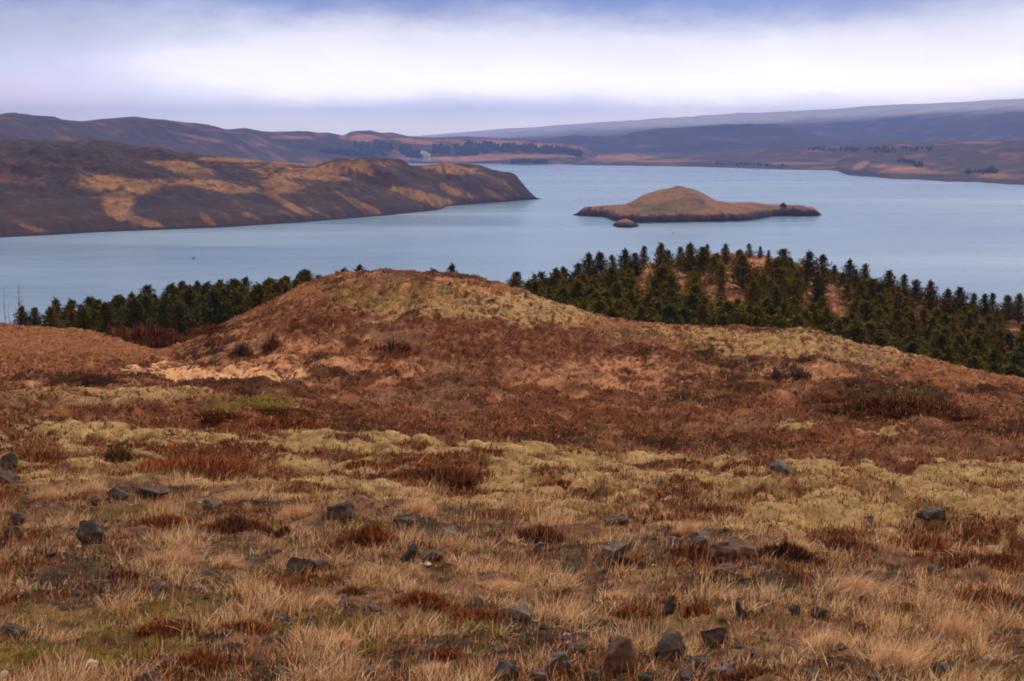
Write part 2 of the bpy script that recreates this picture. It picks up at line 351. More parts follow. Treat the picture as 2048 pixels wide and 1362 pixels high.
def tone(x, y):
    return (1 + .5 * fbm(x * 1.3, y * .9, 3, 221) + .55 * fbm(x * 5, y * 3.5, 3, 223))[:, None]

# ------------------------------------------------------------------ mesh helpers
def mesh_np(name, V, T, mat, col=None, smooth=True, quads=False, parent=None, upn=False):
    k = 4 if quads else 3
    me = bpy.data.meshes.new(name)
    V = np.ascontiguousarray(V, np.float32); T = np.ascontiguousarray(T, np.int32)
    me.vertices.add(len(V)); me.vertices.foreach_set('co', V.ravel())
    me.loops.add(T.size); me.loops.foreach_set('vertex_index', T.ravel())
    me.polygons.add(len(T)); me.polygons.foreach_set('loop_start', np.arange(0, T.size, k, dtype=np.int32))
    me.update(calc_edges=True)
    me.polygons.foreach_set('use_smooth', np.full(len(T), smooth))
    if col is not None:
        a = me.color_attributes.new('Col', 'FLOAT_COLOR', 'POINT')
        c = np.ones((len(V), 4), np.float32); c[:, :3] = col; a.data.foreach_set('color', c.ravel())
    if upn:   # tufts shade like the soft mass they form
        nn = np.random.default_rng(5).normal(0, .38, (len(V), 3)).astype(np.float32); nn[:, 2] += 1
        nn /= np.linalg.norm(nn, axis=1, keepdims=True)
        me.polygons.foreach_set('use_smooth', np.ones(len(T), bool))
        me.normals_split_custom_set_from_vertices(nn)
    if mat: me.materials.append(mat)
    o = bpy.data.objects.new(name, me); C.objects.link(o)
    if parent: o.parent = parent
    return o
def grid_faces(nr, nc):
    i = np.arange(nr * nc).reshape(nr, nc)
    return np.stack([i[:-1, :-1], i[:-1, 1:], i[1:, 1:], i[1:, :-1]], -1).reshape(-1, 4)
def structure(o, label=None): o['kind'] = 'structure'; return o
def stuff(o, label, cat): o['kind'] = 'stuff'; o['label'] = label; o['category'] = cat; return o
def thing(o, label, cat, group=None):
    o['label'] = label; o['category'] = cat
    if group: o['group'] = group
    return o
def empty(name, loc, rz=0.0):
    o = bpy.data.objects.new(name, None); C.objects.link(o); o.location = loc; o.rotation_euler = (0, 0, rz)
    o.empty_display_size = .2; return o

def mat_attr(name, rough=.9, bump=0.0, bscale=20.0, var=.25, vscale=8.0, spec=.2, trans=0.0, fine=None):
    m = bpy.data.materials.new(name); m.use_nodes = True; t = m.node_tree; b = t.nodes['Principled BSDF']
    a = t.nodes.new('ShaderNodeAttribute'); a.attribute_name = 'Col'
    g = t.nodes.new('ShaderNodeTexCoord')
    n = t.nodes.new('ShaderNodeTexNoise'); n.inputs['Scale'].default_value = vscale; n.inputs['Detail'].default_value = 6; n.inputs['Roughness'].default_value = .7
    t.links.new(g.outputs['Object'], n.inputs['Vector'])
    f = (N(t, n.outputs[0]) - .5) * (2 * var) + 1.0
    s = t.nodes.new('ShaderNodeVectorMath'); s.operation = 'SCALE'
    t.links.new(a.outputs['Color'], s.inputs[0]); t.links.new(f.s, s.inputs['Scale'])
    t.links.new(s.outputs[0], b.inputs['Base Color'])
    b.inputs['Roughness'].default_value = rough; b.inputs['Specular IOR Level'].default_value = spec
    if bump:
        n2 = t.nodes.new('ShaderNodeTexNoise'); n2.inputs['Scale'].default_value = bscale; n2.inputs['Detail'].default_value = 5; n2.inputs['Roughness'].default_value = .65
        t.links.new(g.outputs['Object'], n2.inputs['Vector'])
        bp = t.nodes.new('ShaderNodeBump'); bp.inputs['Strength'].default_value = .8; bp.inputs['Distance'].default_value = bump
        t.links.new(n2.outputs[0], bp.inputs['Height']); t.links.new(bp.outputs[0], b.inputs['Normal'])
    if trans:
        tr = t.nodes.new('ShaderNodeBsdfTranslucent'); t.links.new(s.outputs[0], tr.inputs[0])
        mx = t.nodes.new('ShaderNodeMixShader'); mx.inputs[0].default_value = trans
        t.links.new(b.outputs[0], mx.inputs[1]); t.links.new(tr.outputs[0], mx.inputs[2])
        t.links.new(mx.outputs[0], t.nodes['Material Output'].inputs[0])
    return m
M_ground = mat_attr('ground_cover', .95, .03, 22, .5, 7, .05)
M_grass = mat_attr('dry_grass', .8, 0, 0, .12, 4, .12, .35)
M_far = mat_attr('hillside', .95, 2.5, .05, .35, .03)
M_head = mat_attr('headland_cover', .95, 1.2, .12, .45, .09)
M_isle = mat_attr('island_cover', .95, .4, .5, .3, .3)
M_veg = mat_attr('shrub_twigs', .9, 0, 0, .15, 4, .05, .2)

# ------------------------------------------------------------------ the near land
def build_ground():
    s_in = np.linspace(-.40, .40, 800); s_out = np.linspace(.40, 1.15, 130)[1:]
    s = np.concatenate([-s_out[::-1], s_in, s_out])
    ys = np.concatenate([np.geomspace(1.2, 5, 60)[:-1], np.geomspace(5, 120, 1000), np.geomspace(120, 460, 170)[1:]])
    S, YY = np.meshgrid(s, ys); XX = S * YY
    z, px, py, cu = height(XX.ravel(), YY.ravel(), True)
    x, y = XX.ravel(), YY.ravel()
    W = cover(x, y, px, py, cu)
    col = np.clip(cover_col(W) * tone(x, y), .004, .9)
    V = np.stack([x, y, z], -1)
    o = mesh_np('ground', V, grid_faces(len(ys), len(s)), M_ground, col, True, True)
    structure(o); return o
build_ground()

# ------------------------------------------------------------------ water
def build_lake():
    m = bpy.data.materials.new('lake_water'); m.use_nodes = True; t = m.node_tree; b = t.nodes['Principled BSDF']
    b.inputs['Base Color'].default_value = (.10, .2, .25, 1); b.inputs['Roughness'].default_value = .22; b.inputs['IOR'].default_value = 1.333
    g = t.nodes.new('ShaderNodeTexCoord')
    def wv(sc_, det, sx, sy):
        mp = t.nodes.new('ShaderNodeMapping'); mp.inputs['Scale'].default_value = (sx, sy, 1); t.links.new(g.outputs['Object'], mp.inputs[0])
        n = t.nodes.new('ShaderNodeTexNoise'); n.inputs['Scale'].default_value = sc_; n.inputs['Detail'].default_value = det; n.inputs['Roughness'].default_value = .6
        t.links.new(mp.outputs[0], n.inputs['Vector']); return N(t, n.outputs[0])
    h = wv(.35, 4, .5, 1.0) * .9 + wv(.05, 4, .5, 1) * 2.2
    bp = t.nodes.new('ShaderNodeBump'); bp.inputs['Strength'].default_value = .55; bp.inputs['Distance'].default_value = 1.0
    t.links.new(h.s, bp.inputs['Height']); t.links.new(bp.outputs[0], b.inputs['Normal'])
    gust = wv(.004, 3, .35, 1).sstep(.35, .7)
    t.links.new((gust * .12 + .18).s, b.inputs['Roughness'])
    t.links.new(mixc(t, gust, (.17, .28, .42), (.28, .39, .53)), b.inputs['Base Color'])
    V = [(-14000, 150, 0), (14000, 150, 0), (14000, 16000, 0), (-14000, 16000, 0)]
    structure(mesh_np('lake', V, [(0, 1, 2, 3)], m, None, False, True))
build_lake()

# ------------------------------------------------------------------ hills beyond the water
def YW(py): return CAMZ * F / (py - HZ)          # distance of a waterline seen at that row (good to a metre or two)
def ridge(name, p0, p1, ncol, front, ridge_py, ridge_Y, back, mat, colfun, noise=(60., 1.0), rows=(90, 30), cliff=0.0, shape=1.0, rsm=6, seed=0, base=-2.0, curv=1.0, ext=None):
    px = np.linspace(p0, p1, ncol)
    yf = smoothcurve(px, front, rsm); yr = np.maximum(smoothcurve(px, ridge_Y, rsm), yf + .5); yb = np.maximum(curve(px, back), yr + .5)
    rp = smoothcurve(px, ridge_py, rsm)
    jag, jl = {'island': (8., 26.), 'islet': (3., 12.), 'lakeside_slope': (60., 60.)}.get(name, (0., 10.))
    inner = sst(px, p0 + 8, p0 + 30) * (1 - sst(px, p1 - 30, p1 - 8))
    jv = jag * fbm(px / jl, px * 0 + seed, 2, seed + 51) * inner
    clv = 1 + .8 * fbm(px / (jl * .6), px * 0 + 3.3, 2, seed + 53) * (jag > 0)
    yr = np.maximum(yr, yf + .5)
    zr = np.maximum(z_at(rp, yr), base)
    u = np.concatenate([np.linspace(0, 1, rows[0]), 1 + np.linspace(0, 1, rows[1])[1:]])
    U, PX = np.meshgrid(u, px, indexing='ij')
    YY = np.where(U <= 1, yf + (yr - yf) * U, yr + (yb - yr) * (U - 1)) + jv * (1 - sst(U, 0, .15))
    s = (PX - 1024) / F / 1.003
    XX = s * YY
    t = np.clip(U, 0, 1)
    prof = np.sin(t * math.pi / 2) ** shape
    cl = cliff * sst(t, 0, .06)
    ZZ = base + np.minimum(-base + cl, (zr - base)) * sst(t, 0, .05) + np.maximum(zr - base - cl + base, 0) * prof * (1) 
    ZZ = ZZ + cliff * (clv - 1) * inner * sst(t, 0, .05) * (1 - sst(t, .05, .22))
    ZZ = np.where(t >= 1, zr, ZZ)
    tb = np.clip(U - 1, 0, 1)
    ZZ = np.where(U > 1, zr + (base - zr) * (tb ** 1.6), ZZ)
    L, A = noise
    env = np.where(U <= 1, sst(t, .01, .2) * (1 - sst(t, .5, .97) * .97), .03 * (1 - tb))
    amp = np.minimum(A, np.maximum(ZZ, 0) * .5)
    ZZ = ZZ + env * amp * (ridged(XX / L, YY / L, 5, seed) * .7 + fbm(XX / L * .5, YY / L * .5, 4, seed + 5))
    x, y, z = XX.ravel(), YY.ravel(), ZZ.ravel()
    ppx, ppy = project(x, y, z)
    col = colfun(x, y, z, ppx, ppy, U.ravel())
    o = mesh_np(name, np.stack([x, y, z], -1), grid_faces(len(u), ncol), mat, col, True, True)
    structure(o)
    return o
def blobs(px, py, x, y, L, lst, seed, wob=1.0):
    n = fbm(x / L, y / L, 5, seed); n_f = fbm(x / L * 5, y / L * 4, 4, seed + 77); m = np.zeros_like(px)
    for cx, cy, rx, ry, s, sl in lst:
        dx = px - cx; dy = py - cy - sl * dx
        q = (dx / rx) ** 2 + (dy / ry) ** 2
        m = np.maximum(m, s * sst(1.15 - q + wob * 2.4 * n + .6 * n_f, 0, .9))
    return m
def mixa(a, b, m): return a + (np.asarray(b) - a) * m[:, None]

# --- headland on the left
HSH = [(-900, YW(500)), (0, YW(474)), (100, YW(469)), (200, YW(463)), (310, YW(459)), (440, YW(454)), (600, YW(444)), (780, YW(429)), (880, YW(418)), (892, YW(411)), (1000, YW(403)), (1072, YW(397)), (1090, YW(396))]
HRP = [(-900, 262), (0, 280), (100, 280), (200, 283), (232, 289), (300, 300), (400, 309), (480, 316), (540, 322), (620, 327), (680, 320), (750, 324), (815, 331), (870, 331), (920, 325), (960, 330), (1000, 345), (1030, 355), (1045, 370), (1072, 396), (1090, 399)]
HRY = [(px, y + d) for (px, y), d in zip(HSH, [480, 470, 440, 420, 400, 360, 300, 220, 170, 165, 90, 4, 2])]
HBK = [(px, y + 250 + (1072 - px) * .2 if px < 1000 else y + 60 - (px - 1000) * .7) for px, y in HRY]
def col_head(x, y, z, px, py, u):
    n = fbm(x / 45, y / 70, 5, 301); n2 = fbm(x / 14, y / 14, 4, 311)
    c = np.tile(np.array(srgb(64, 44, 36)), (len(x), 1)); c = mixa(c, srgb(50, 38, 40), sst(n, -.1, .35)); c = mixa(c, srgb(108, 68, 44), sst(n2 + .3 * n, .12, .5) * .7)
    tan = [(215, 365, 85, 22, 1, .12), (235, 405, 34, 40, 1, .05), (290, 445, 50, 8, .9, .25), (360, 335, 70, 16, 1, .15), (450, 372, 150, 12, 1, .08), (460, 320, 60, 6, 1, .03), (640, 345, 160, 16, 1, -.03), (600, 330, 120, 6, .9, 0),
           (720, 335, 90, 14, 1, .02), (905, 337, 70, 12, 1, .1), (690, 395, 40, 5, .9, .7), (640, 425, 45, 6, .8, .5), (850, 395, 70, 11, .95, .28), (920, 385, 40, 10, .9, .35), (560, 400, 60, 8, .8, .5), (735, 415, 45, 6, .8, .5), (1020, 375, 30, 4, .8, .9), (990, 390, 30, 5, .6, .5), (40, 360, 60, 10, .45, .15), (560, 370, 80, 10, .8, .05), (420, 445, 20, 9, .6, .9), (500, 432, 30, 6, .6, .4), (60, 455, 50, 5, .5, .3), (980, 355, 30, 6, .5, .4)]
    m = blobs(px, py, x, y, 42, tan, 321, .8)
    n3 = fbm(x / 6, y / 9, 4, 341)
    tc_ = mixa(np.tile(np.array(srgb(168, 118, 66)), (len(x), 1)), srgb(122, 84, 50), sst(n2 + .6 * n3, -.1, .35))
    m = m * sst(n2 * .8 + n3, -.75, .05) * .9
    c = c + (tc_ - c) * m[:, None]; c = c * (1 + .5 * n3[:, None])
    dark = [(60, 385, 90, 34, .5, .2), (350, 400, 80, 28, .8, .08), (480, 348, 70, 10, .9, .05), (400, 350, 60, 8, .7, .1), (530, 398, 60, 14, .7, .2), (815, 350, 25, 40, .8, .6), (800, 345, 60, 14, .8, .2), (960, 360, 60, 12, .8, .2), (110, 300, 200, 12, .6, .03), (1045, 372, 18, 16, .9, .6), (620, 410, 40, 9, .8, .5)]
    c = mixa(c, srgb(58, 42, 44), blobs(px, py, x, y, 30, dark, 331, .7))
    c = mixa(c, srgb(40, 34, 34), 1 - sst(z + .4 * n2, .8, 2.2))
    return c
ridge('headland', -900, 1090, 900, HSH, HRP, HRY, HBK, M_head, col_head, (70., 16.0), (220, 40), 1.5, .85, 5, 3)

# --- island with its low tail, and the islet before it
def isle(name, p0, p1, n, front, top, ry, bk, cliff, seed):
    def cf(x, y, z, px, py, u):
        n_ = fbm(x / 9, y / 9, 5, seed + 1); n2 = fbm(x / 25, y / 30, 4, seed + 2)
        c = mixa(np.tile(np.array(srgb(138, 98, 64)), (len(x), 1)), srgb(108, 80, 52), sst(n2, -.1, .3)); c = mixa(c, srgb(98, 70, 48), sst(n_, .1, .5) * .6)
        c = mixa(c, srgb(96, 80, 48), blobs(px, py, x, y, 20, [(1340, 412, 80, 10, .7, 0)], seed + 7)) 
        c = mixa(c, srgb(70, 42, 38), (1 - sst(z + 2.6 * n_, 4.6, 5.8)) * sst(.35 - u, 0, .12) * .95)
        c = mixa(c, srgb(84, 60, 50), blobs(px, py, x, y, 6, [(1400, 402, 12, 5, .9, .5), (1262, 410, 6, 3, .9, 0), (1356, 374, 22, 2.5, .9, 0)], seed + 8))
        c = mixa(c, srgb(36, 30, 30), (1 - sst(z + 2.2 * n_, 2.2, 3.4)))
        return c
    return ridge(name, p0, p1, n, front, top, ry, bk, M_isle, cf, (18., 2.4), (130, 36), cliff, 1.0, 2.5, seed, -1.0)
IFR = [(1146, YW(428.5)), (1160, YW(430)), (1215, YW(433)), (1222, YW(438)), (1245, YW(444)), (1300, YW(444.5)), (1380, YW(443)), (1490, YW(441)), (1520, YW(436.5)), (1545, YW(431)), (1600, YW(431)), (1636, YW(430.5)), (1643, YW(428))]
ITP = [(1146, 429), (1152, 427), (1163, 420), (1178, 413.5), (1205, 411), (1250, 409), (1268, 401), (1285, 390), (1320, 379), (1344, 375), (1354, 371), (1366, 374), (1388, 379), (1408, 388), (1430, 401), (1460, 405), (1500, 404), (1530, 408), (1562, 409.5), (1600, 411), (1625, 416), (1637, 423), (1643, 429)]
IRY = [(1146, YW(428)), (1180, YW(426)), (1240, YW(426)), (1350, YW(424)), (1440, YW(426)), (1520, YW(425)), (1560, YW(426)), (1620, YW(427)), (1643, YW(427.5))]
IBK = [(1146, YW(427)), (1180, YW(423)), (1240, YW(418)), (1350, YW(410)), (1440, YW(416)), (1540, YW(419)), (1620, YW(423)), (1643, YW(426.8))]
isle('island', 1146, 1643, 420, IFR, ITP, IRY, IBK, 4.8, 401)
isle('islet', 1226, 1278, 90, [(1226, YW(449.5)), (1235, YW(453)), (1262, YW(454)), (1278, YW(451))], [(1226, 450), (1230, 445), (1240, 440), (1252, 437.5), (1265, 442), (1274, 447), (1278, 451)],
     [(1226, YW(448.5)), (1252, YW(447)), (1278, YW(449.5))], [(1226, YW(448)), (1252, YW(443)), (1278, YW(448.8))], 1.6, 431)

# --- far hills
def mk_col(base, tan, dark, tl, dl, L, seed, amt=.5):
    def cf(x, y, z, px, py, u):
        n = fbm(x / L, y / L, 5, seed); n2 = fbm(x / L * 3, y / L * 2, 4, seed + 3)
        c = np.tile(np.array(base), (len(x), 1)); c = mixa(c, dark, sst(n, -.05, .3) * amt); c = mixa(c, tan, sst(n2 + .4 * n, .12, .4) * amt)
        n4 = fbm(x / L * 9, y / L * 6, 4, seed + 21)
        if tl: c = mixa(c, np.array(tan) * 1.35, blobs(px, py, x, y, L * .7, tl, seed + 8, .45))
        if dl: c = mixa(c, np.array(dark) * .7, blobs(px, py, x, y, L * .7, dl, seed + 9, .45))
        c = c * (1 + .75 * n4[:, None])
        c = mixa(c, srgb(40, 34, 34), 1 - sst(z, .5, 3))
        return c
    return cf
# left range running away behind the headland
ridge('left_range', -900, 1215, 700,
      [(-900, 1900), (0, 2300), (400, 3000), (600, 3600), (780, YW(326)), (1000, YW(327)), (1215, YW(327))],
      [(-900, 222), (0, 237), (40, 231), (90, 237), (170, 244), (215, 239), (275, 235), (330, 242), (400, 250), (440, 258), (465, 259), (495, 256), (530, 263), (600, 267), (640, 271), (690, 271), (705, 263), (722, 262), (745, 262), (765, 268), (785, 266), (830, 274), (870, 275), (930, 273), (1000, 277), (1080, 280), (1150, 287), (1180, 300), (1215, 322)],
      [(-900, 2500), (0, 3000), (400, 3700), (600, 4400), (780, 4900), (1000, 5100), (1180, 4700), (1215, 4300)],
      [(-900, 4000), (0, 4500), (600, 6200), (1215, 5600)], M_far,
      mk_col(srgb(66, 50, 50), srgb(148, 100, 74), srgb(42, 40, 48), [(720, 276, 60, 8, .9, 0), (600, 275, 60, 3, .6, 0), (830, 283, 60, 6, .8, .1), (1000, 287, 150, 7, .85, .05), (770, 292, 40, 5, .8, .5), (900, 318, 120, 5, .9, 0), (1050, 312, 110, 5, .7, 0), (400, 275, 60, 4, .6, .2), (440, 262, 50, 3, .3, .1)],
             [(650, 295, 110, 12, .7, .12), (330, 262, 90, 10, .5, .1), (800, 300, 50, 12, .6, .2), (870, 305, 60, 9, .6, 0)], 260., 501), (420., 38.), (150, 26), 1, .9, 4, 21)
# blue hill in the middle distance
ridge('middle_hill', 1060, 1700, 380, [(1060, 5300), (1250, 5400), (1700, 5400)],
      [(1060, 292), (1090, 280), (1150, 273), (1200, 275), (1245, 277), (1268, 266), (1310, 259), (1400, 252), (1450, 249), (1540, 250), (1580, 259), (1610, 270), (1700, 282)],
      [(1060, 6300), (1230, 6300), (1280, 6900), (1500, 7000), (1700, 6600)], [(1060, 8000), (1700, 8400)], M_far,
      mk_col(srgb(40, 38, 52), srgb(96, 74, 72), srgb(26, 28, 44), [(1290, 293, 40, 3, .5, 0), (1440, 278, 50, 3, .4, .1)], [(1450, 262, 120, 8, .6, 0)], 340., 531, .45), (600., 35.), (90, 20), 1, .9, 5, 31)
# high plateau, mist fade into cloud and light snow painted into its top
def col_plat(x, y, z, px, py, u):
    n = fbm(x / 700, y / 500, 5, 551); n2 = fbm(x / 160, y / 120, 4, 561)
    c = mixa(np.tile(np.array(srgb(58, 52, 72)), (len(x), 1)), srgb(38, 40, 60), sst(n, -.1, .3)); c = mixa(c, srgb(124, 98, 100), sst(n2, .1, .5) * .6); c = c * (1 + .6 * fbm(x / 60, y / 60, 4, 567)[:, None])
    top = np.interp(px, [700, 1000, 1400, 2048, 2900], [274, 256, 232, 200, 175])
    mist_snow = 1 - sst((py - top) + 9 * n + 6 * n2, 6, 30)
    return mixa(c, srgb(214, 210, 226), mist_snow * .8)
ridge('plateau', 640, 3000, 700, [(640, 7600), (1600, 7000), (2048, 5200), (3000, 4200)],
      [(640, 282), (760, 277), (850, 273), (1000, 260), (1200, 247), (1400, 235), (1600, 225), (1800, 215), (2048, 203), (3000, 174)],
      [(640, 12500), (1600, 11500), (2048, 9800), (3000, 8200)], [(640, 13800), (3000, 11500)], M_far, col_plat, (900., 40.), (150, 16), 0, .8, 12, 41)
# brown lakeside slope on the right
RSH = [(1130, YW(328)), (1160, YW(329.5)), (1400, YW(333.5)), (1560, YW(338)), (1672, YW(341)), (1690, YW(349)), (1780, YW(357)), (1900, YW(362)), (2048, YW(369)), (2900, YW(395))]
ridge('lakeside_slope', 1130, 3000, 700, RSH,
      [(1130, 322), (1200, 307), (1300, 306), (1400, 306), (1450, 303), (1520, 296), (1650, 291), (1800, 286), (2048, 281), (3000, 262)],
      [(1130, 4400), (1300, 5200), (1500, 5000), (1800, 4500), (2048, 4000), (3000, 3200)], [(1130, 6000), (1500, 7000), (2048, 6000), (3000, 5200)], M_far,
      mk_col(srgb(66, 48, 48), srgb(140, 94, 70), srgb(40, 36, 44), [(1240, 315, 85, 7, 1, 0), (1420, 301, 30, 3, .8, 0), (1330, 322, 100, 4, .6, .03), (1800, 336, 60, 7, .9, .08), (1720, 332, 18, 8, .7, -.5), (1850, 344, 90, 5, .5, 0), (1600, 327, 80, 3, .6, 0), (1960, 285, 60, 3, .5, 0), (1990, 352, 60, 5, .5, .05)],
             [(1735, 347, 50, 7, 1.0, .1), (1430, 328, 100, 5, .7, 0), (1800, 300, 200, 5, .4, 0), (1880, 353, 160, 4, .5, .05), (1500, 331, 120, 3, .7, .02)], 260., 571, .55), (260., 16.), (200, 20), 1, .75, 4, 51)
# small wooded knob on the far shore
ridge('far_point', 1005, 1105, 90, [(1005, YW(327.5)), (1050, YW(329)), (1105, YW(328))], [(1005, 327.5), (1020, 324), (1050, 321), (1080, 322.5), (1105, 327.5)],
      [(1005, YW(327)), (1105, YW(327))], [(1005, YW(326.5)), (1105, YW(326.5))], M_far, mk_col(srgb(46, 58, 46), srgb(80, 80, 60), srgb(34, 44, 40), [], [], 60., 591), (60., 1.), (30, 12), 0, .8, 3, 61)


# ------------------------------------------------------------------ blades (grass, heather, needles) as raw triangles
def unit(v): return v / np.maximum(np.linalg.norm(v, axis=-1, keepdims=True), 1e-9)
def blades(P, D, L, Wd, col, bend=0.0, seg=1, tipcol=None, r=rng):
    """P roots, D directions (unit), L lengths, Wd widths -> verts, tris, colours"""
    n = len(P); side = unit(np.cross(D, [0, 0, 1.]) + r.normal(size=(n, 3)) * .25)
    tip = P + D * L[:, None]; tip[:, 2] -= bend * L
    if seg == 1:
        V = np.stack([P - side * Wd[:, None] / 2, P + side * Wd[:, None] / 2, tip], 1).reshape(-1, 3)
        T = np.arange(3 * n).reshape(n, 3); return V, T, np.repeat(col, 3, 0)
    mid = P + D * (L * .55)[:, None]
    V = np.stack([P - side * Wd[:, None] / 2, P + side * Wd[:, None] / 2, mid - side * Wd[:, None] * .4, mid + side * Wd[:, None] * .4, tip], 1).reshape(-1, 3)
    b = np.arange(n)[:, None] * 5
    T = np.stack([b + [0, 1, 3], b + [0, 3, 2], b + [2, 3, 4]], 1).reshape(-1, 3)
    return V, T, np.repeat(col, 5, 0)
def join(parts):
    V, T, Cc, o = [], [], [], 0
    for v, t, c in parts:
        V.append(v); T.append(t + o); Cc.append(c); o += len(v)
    return np.concatenate(V), np.concatenate(T), np.concatenate(Cc)
def tube(pts, rad, k=5, col=(.1, .1, .1)):
    pts = np.array(pts, float); n = len(pts); V = []
    for i in range(n):
        d = pts[min(i + 1, n - 1)] - pts[max(i - 1, 0)]; d = d / (np.linalg.norm(d) + 1e-9)
        a = np.cross(d, [.3, .9, .1]); a /= np.linalg.norm(a); b = np.cross(d, a)
        for j in range(k):
            t = 2 * math.pi * j / k; V.append(pts[i] + rad[i] * (a * math.cos(t) + b * math.sin(t)))
    T = []
    for i in range(n - 1):
        for j in range(k):
            p, q = i * k + j, i * k + (j + 1) % k
            T += [(p, q, q + k), (p, q + k, p + k)]
    return np.array(V), np.array(T), np.tile(np.array(col, float), (len(V), 1))
def jitter(col, n, v=.3, h=.08, r=rng):
    c = np.tile(np.array(col, float), (n, 1)) if np.ndim(col) == 1 else np.array(col, float)
    return np.clip(c * (1 + r.uniform(-v, v, (n, 1))) * (1 + r.uniform(-h, h, (n, 3))), .002, .95)
def dirs(n, lean, r=rng, bias=(0, 0)):
    a = r.uniform(0, 2 * math.pi, n); t = np.abs(r.normal(0, lean, n))
    return unit(np.stack([np.sin(t) * np.cos(a) + bias[0], np.sin(t) * np.sin(a) + bias[1], np.cos(t) + .05], -1))

# ------------------------------------------------------------------ ground vegetation
def scatter(n, y0, y1, s0=-.43, s1=.43, p=0.0):
    """points on the near land; log-uniform in distance"""
    u = rng.uniform(0, 1, n)
    y = y0 * (y1 / y0) ** u if p == 0 else (y0 ** p + (y1 ** p - y0 ** p) * u) ** (1 / p)
    x = rng.uniform(s0, s1, n) * y
    z, px, py, cu = height(x, y, True)
    return x, y, z, cover(x, y, px, py, cu), px, py
def pick(W, names):
    return sum(W[k] for k in names)
G_GRASS, G_HEATH, G_MOSS = [], [], []
# close, rough ground: tussocky dead grass
x, y, z, W, px, py = scatter(115000, 4.6, 17.5, -.55, .55)
gw = pick(W, ['STRAW', 'PINK', 'ORANGE']) + .35 * W['MOSS'] + .12 * W['MOSSG'] + .10 * W['HEATH'] + .12 * W['GRAVEL']
tn = fbm(x * 1.7, y * 1.7, 3, 201)
keep = rng.uniform(0, 1, len(x)) < np.clip((gw + .1) * 1.2 * (.10 + 3.6 * np.clip(tn - .07, 0, 1)), 0, 1)
x, y, z, tn = x[keep], y[keep], z[keep], tn[keep]
k = 7
P = np.repeat(np.stack([x, y, z - .01], -1), k, 0) + rng.normal(0, .018, (len(x) * k, 3)) * [1, 1, .1]
n = len(P); hh = np.repeat(np.clip(.040 + .27 * tn, .022, .2), k)
straw = np.where(rng.uniform(size=(n, 1)) < .5, np.array(srgb(248, 204, 158)), np.array(srgb(212, 156, 114)))
straw = np.where(rng.uniform(size=(n, 1)) < .2, np.array(srgb(120, 80, 52)), straw)
D = dirs(n, 1.15, bias=(.25, -.05)); D = unit(D + np.repeat(rng.normal(0, .28, (len(x), 3)), k, 0) * [1, 1, .2])
G_GRASS.append(blades(P, D, hh * rng.uniform(.5, 1.45, n), rng.uniform(.0025, .0055, n), jitter(straw, n, .3, .07), .12, 2))
# short litter lying over everything close by
x, y, z, W, px, py = scatter(120000, 4.6, 25, -.5, .5)
mm = W['MOSS'] + W['OLIVE']; kp = rng.uniform(size=len(x)) < np.where(y > 14, .45, 1.0) * (1 - .45 * mm)
x, y, z, mm = x[kp], y[kp], z[kp], mm[kp]; n = len(x); ch = rng.uniform(size=(n, 1))
lc = np.where(ch < .34, np.array(srgb(222, 172, 134)), np.where(ch < .55, np.array(srgb(150, 104, 74)), np.where(ch < .75, np.array(srgb(84, 54, 38)), np.where(ch < .9, np.array(srgb(132, 112, 58)), np.array(srgb(120, 60, 36))))))
G_GRASS.append(blades(np.stack([x, y, z - .002], -1), unit(dirs(n, 1.4) + [.1, 0, .12]), rng.uniform(.02, .075, n) * np.interp(y, [5, 20], [.9, 1.4]), (.003 + .00022 * y) * rng.uniform(.6, 1.4, n), jitter(lc, n, .35, .07), 0, 1))
# tall seed stalks
x, y, z, W, px, py = scatter(3200, 6, 21)
k_ = rng.uniform(size=len(x)) < (W['STRAW'] + W['MOSS'] * .3) * .7 * (.3 + 1.6 * (perlin(x * .6, y * .6, 210) > .1))
P = np.stack([x, y, z], -1)[k_]; n = len(P)
G_GRASS.append(blades(P, dirs(n, .25, bias=(.16, 0)), rng.uniform(.22, .5, n), rng.uniform(.004, .006, n), jitter(np.array(srgb(200, 140, 92)), n), .06, 2))
# middle distance grass
x, y, z, W, px, py = scatter(150000, 16, 118, p=-.35)
gw = pick(W, ['STRAW', 'PINK', 'ORANGE', 'PALE']) + .5 * W['BROWNP'] + .12 * W['HEATH'] + .04 * W['MOSS']
kp = rng.uniform(size=len(x)) < np.clip(gw * 1.3, 0, .95)
x, y, z = x[kp], y[kp], z[kp]; Wk = {k_2: v[kp] for k_2, v in W.items()}
cc = cover_col(Wk) * tone(x, y) * .5 + np.array(srgb(224, 168, 122)) * .5
n = len(x); L = rng.uniform(.08, .22, n); L *= np.where(rng.uniform(size=n) < .006, 2.0, 1)
G_GRASS.append(blades(np.stack([x, y, z - .02], -1), dirs(n, 1.0, bias=(.3, 0)), L, .0011 * y * rng.uniform(.6, 1.3, n), jitter(cc, n, .33, .06), .15, 1))
# thin turf between the pines on the wooded hill
x, y, z, W, px, py = scatter(42000, 118, 204, -.05, .5)
cc = cover_col(W) * tone(x, y) * .75 + np.array(srgb(190, 136, 100)) * .25; n = len(x)
G_GRASS.append(blades(np.stack([x, y, z - .02], -1), dirs(n, 1.0, bias=(.3, 0)), rng.uniform(.1, .32, n), .0011 * y * rng.uniform(.6, 1.5, n), jitter(cc, n, .5, .08), .1, 1))
stuff(mesh_np('dry_grass', *join(G_GRASS)[:2], M_grass, join(G_GRASS)[2], False, upn=True), 'dead straw coloured grass covering the slopes around the stones and moss', 'grass')
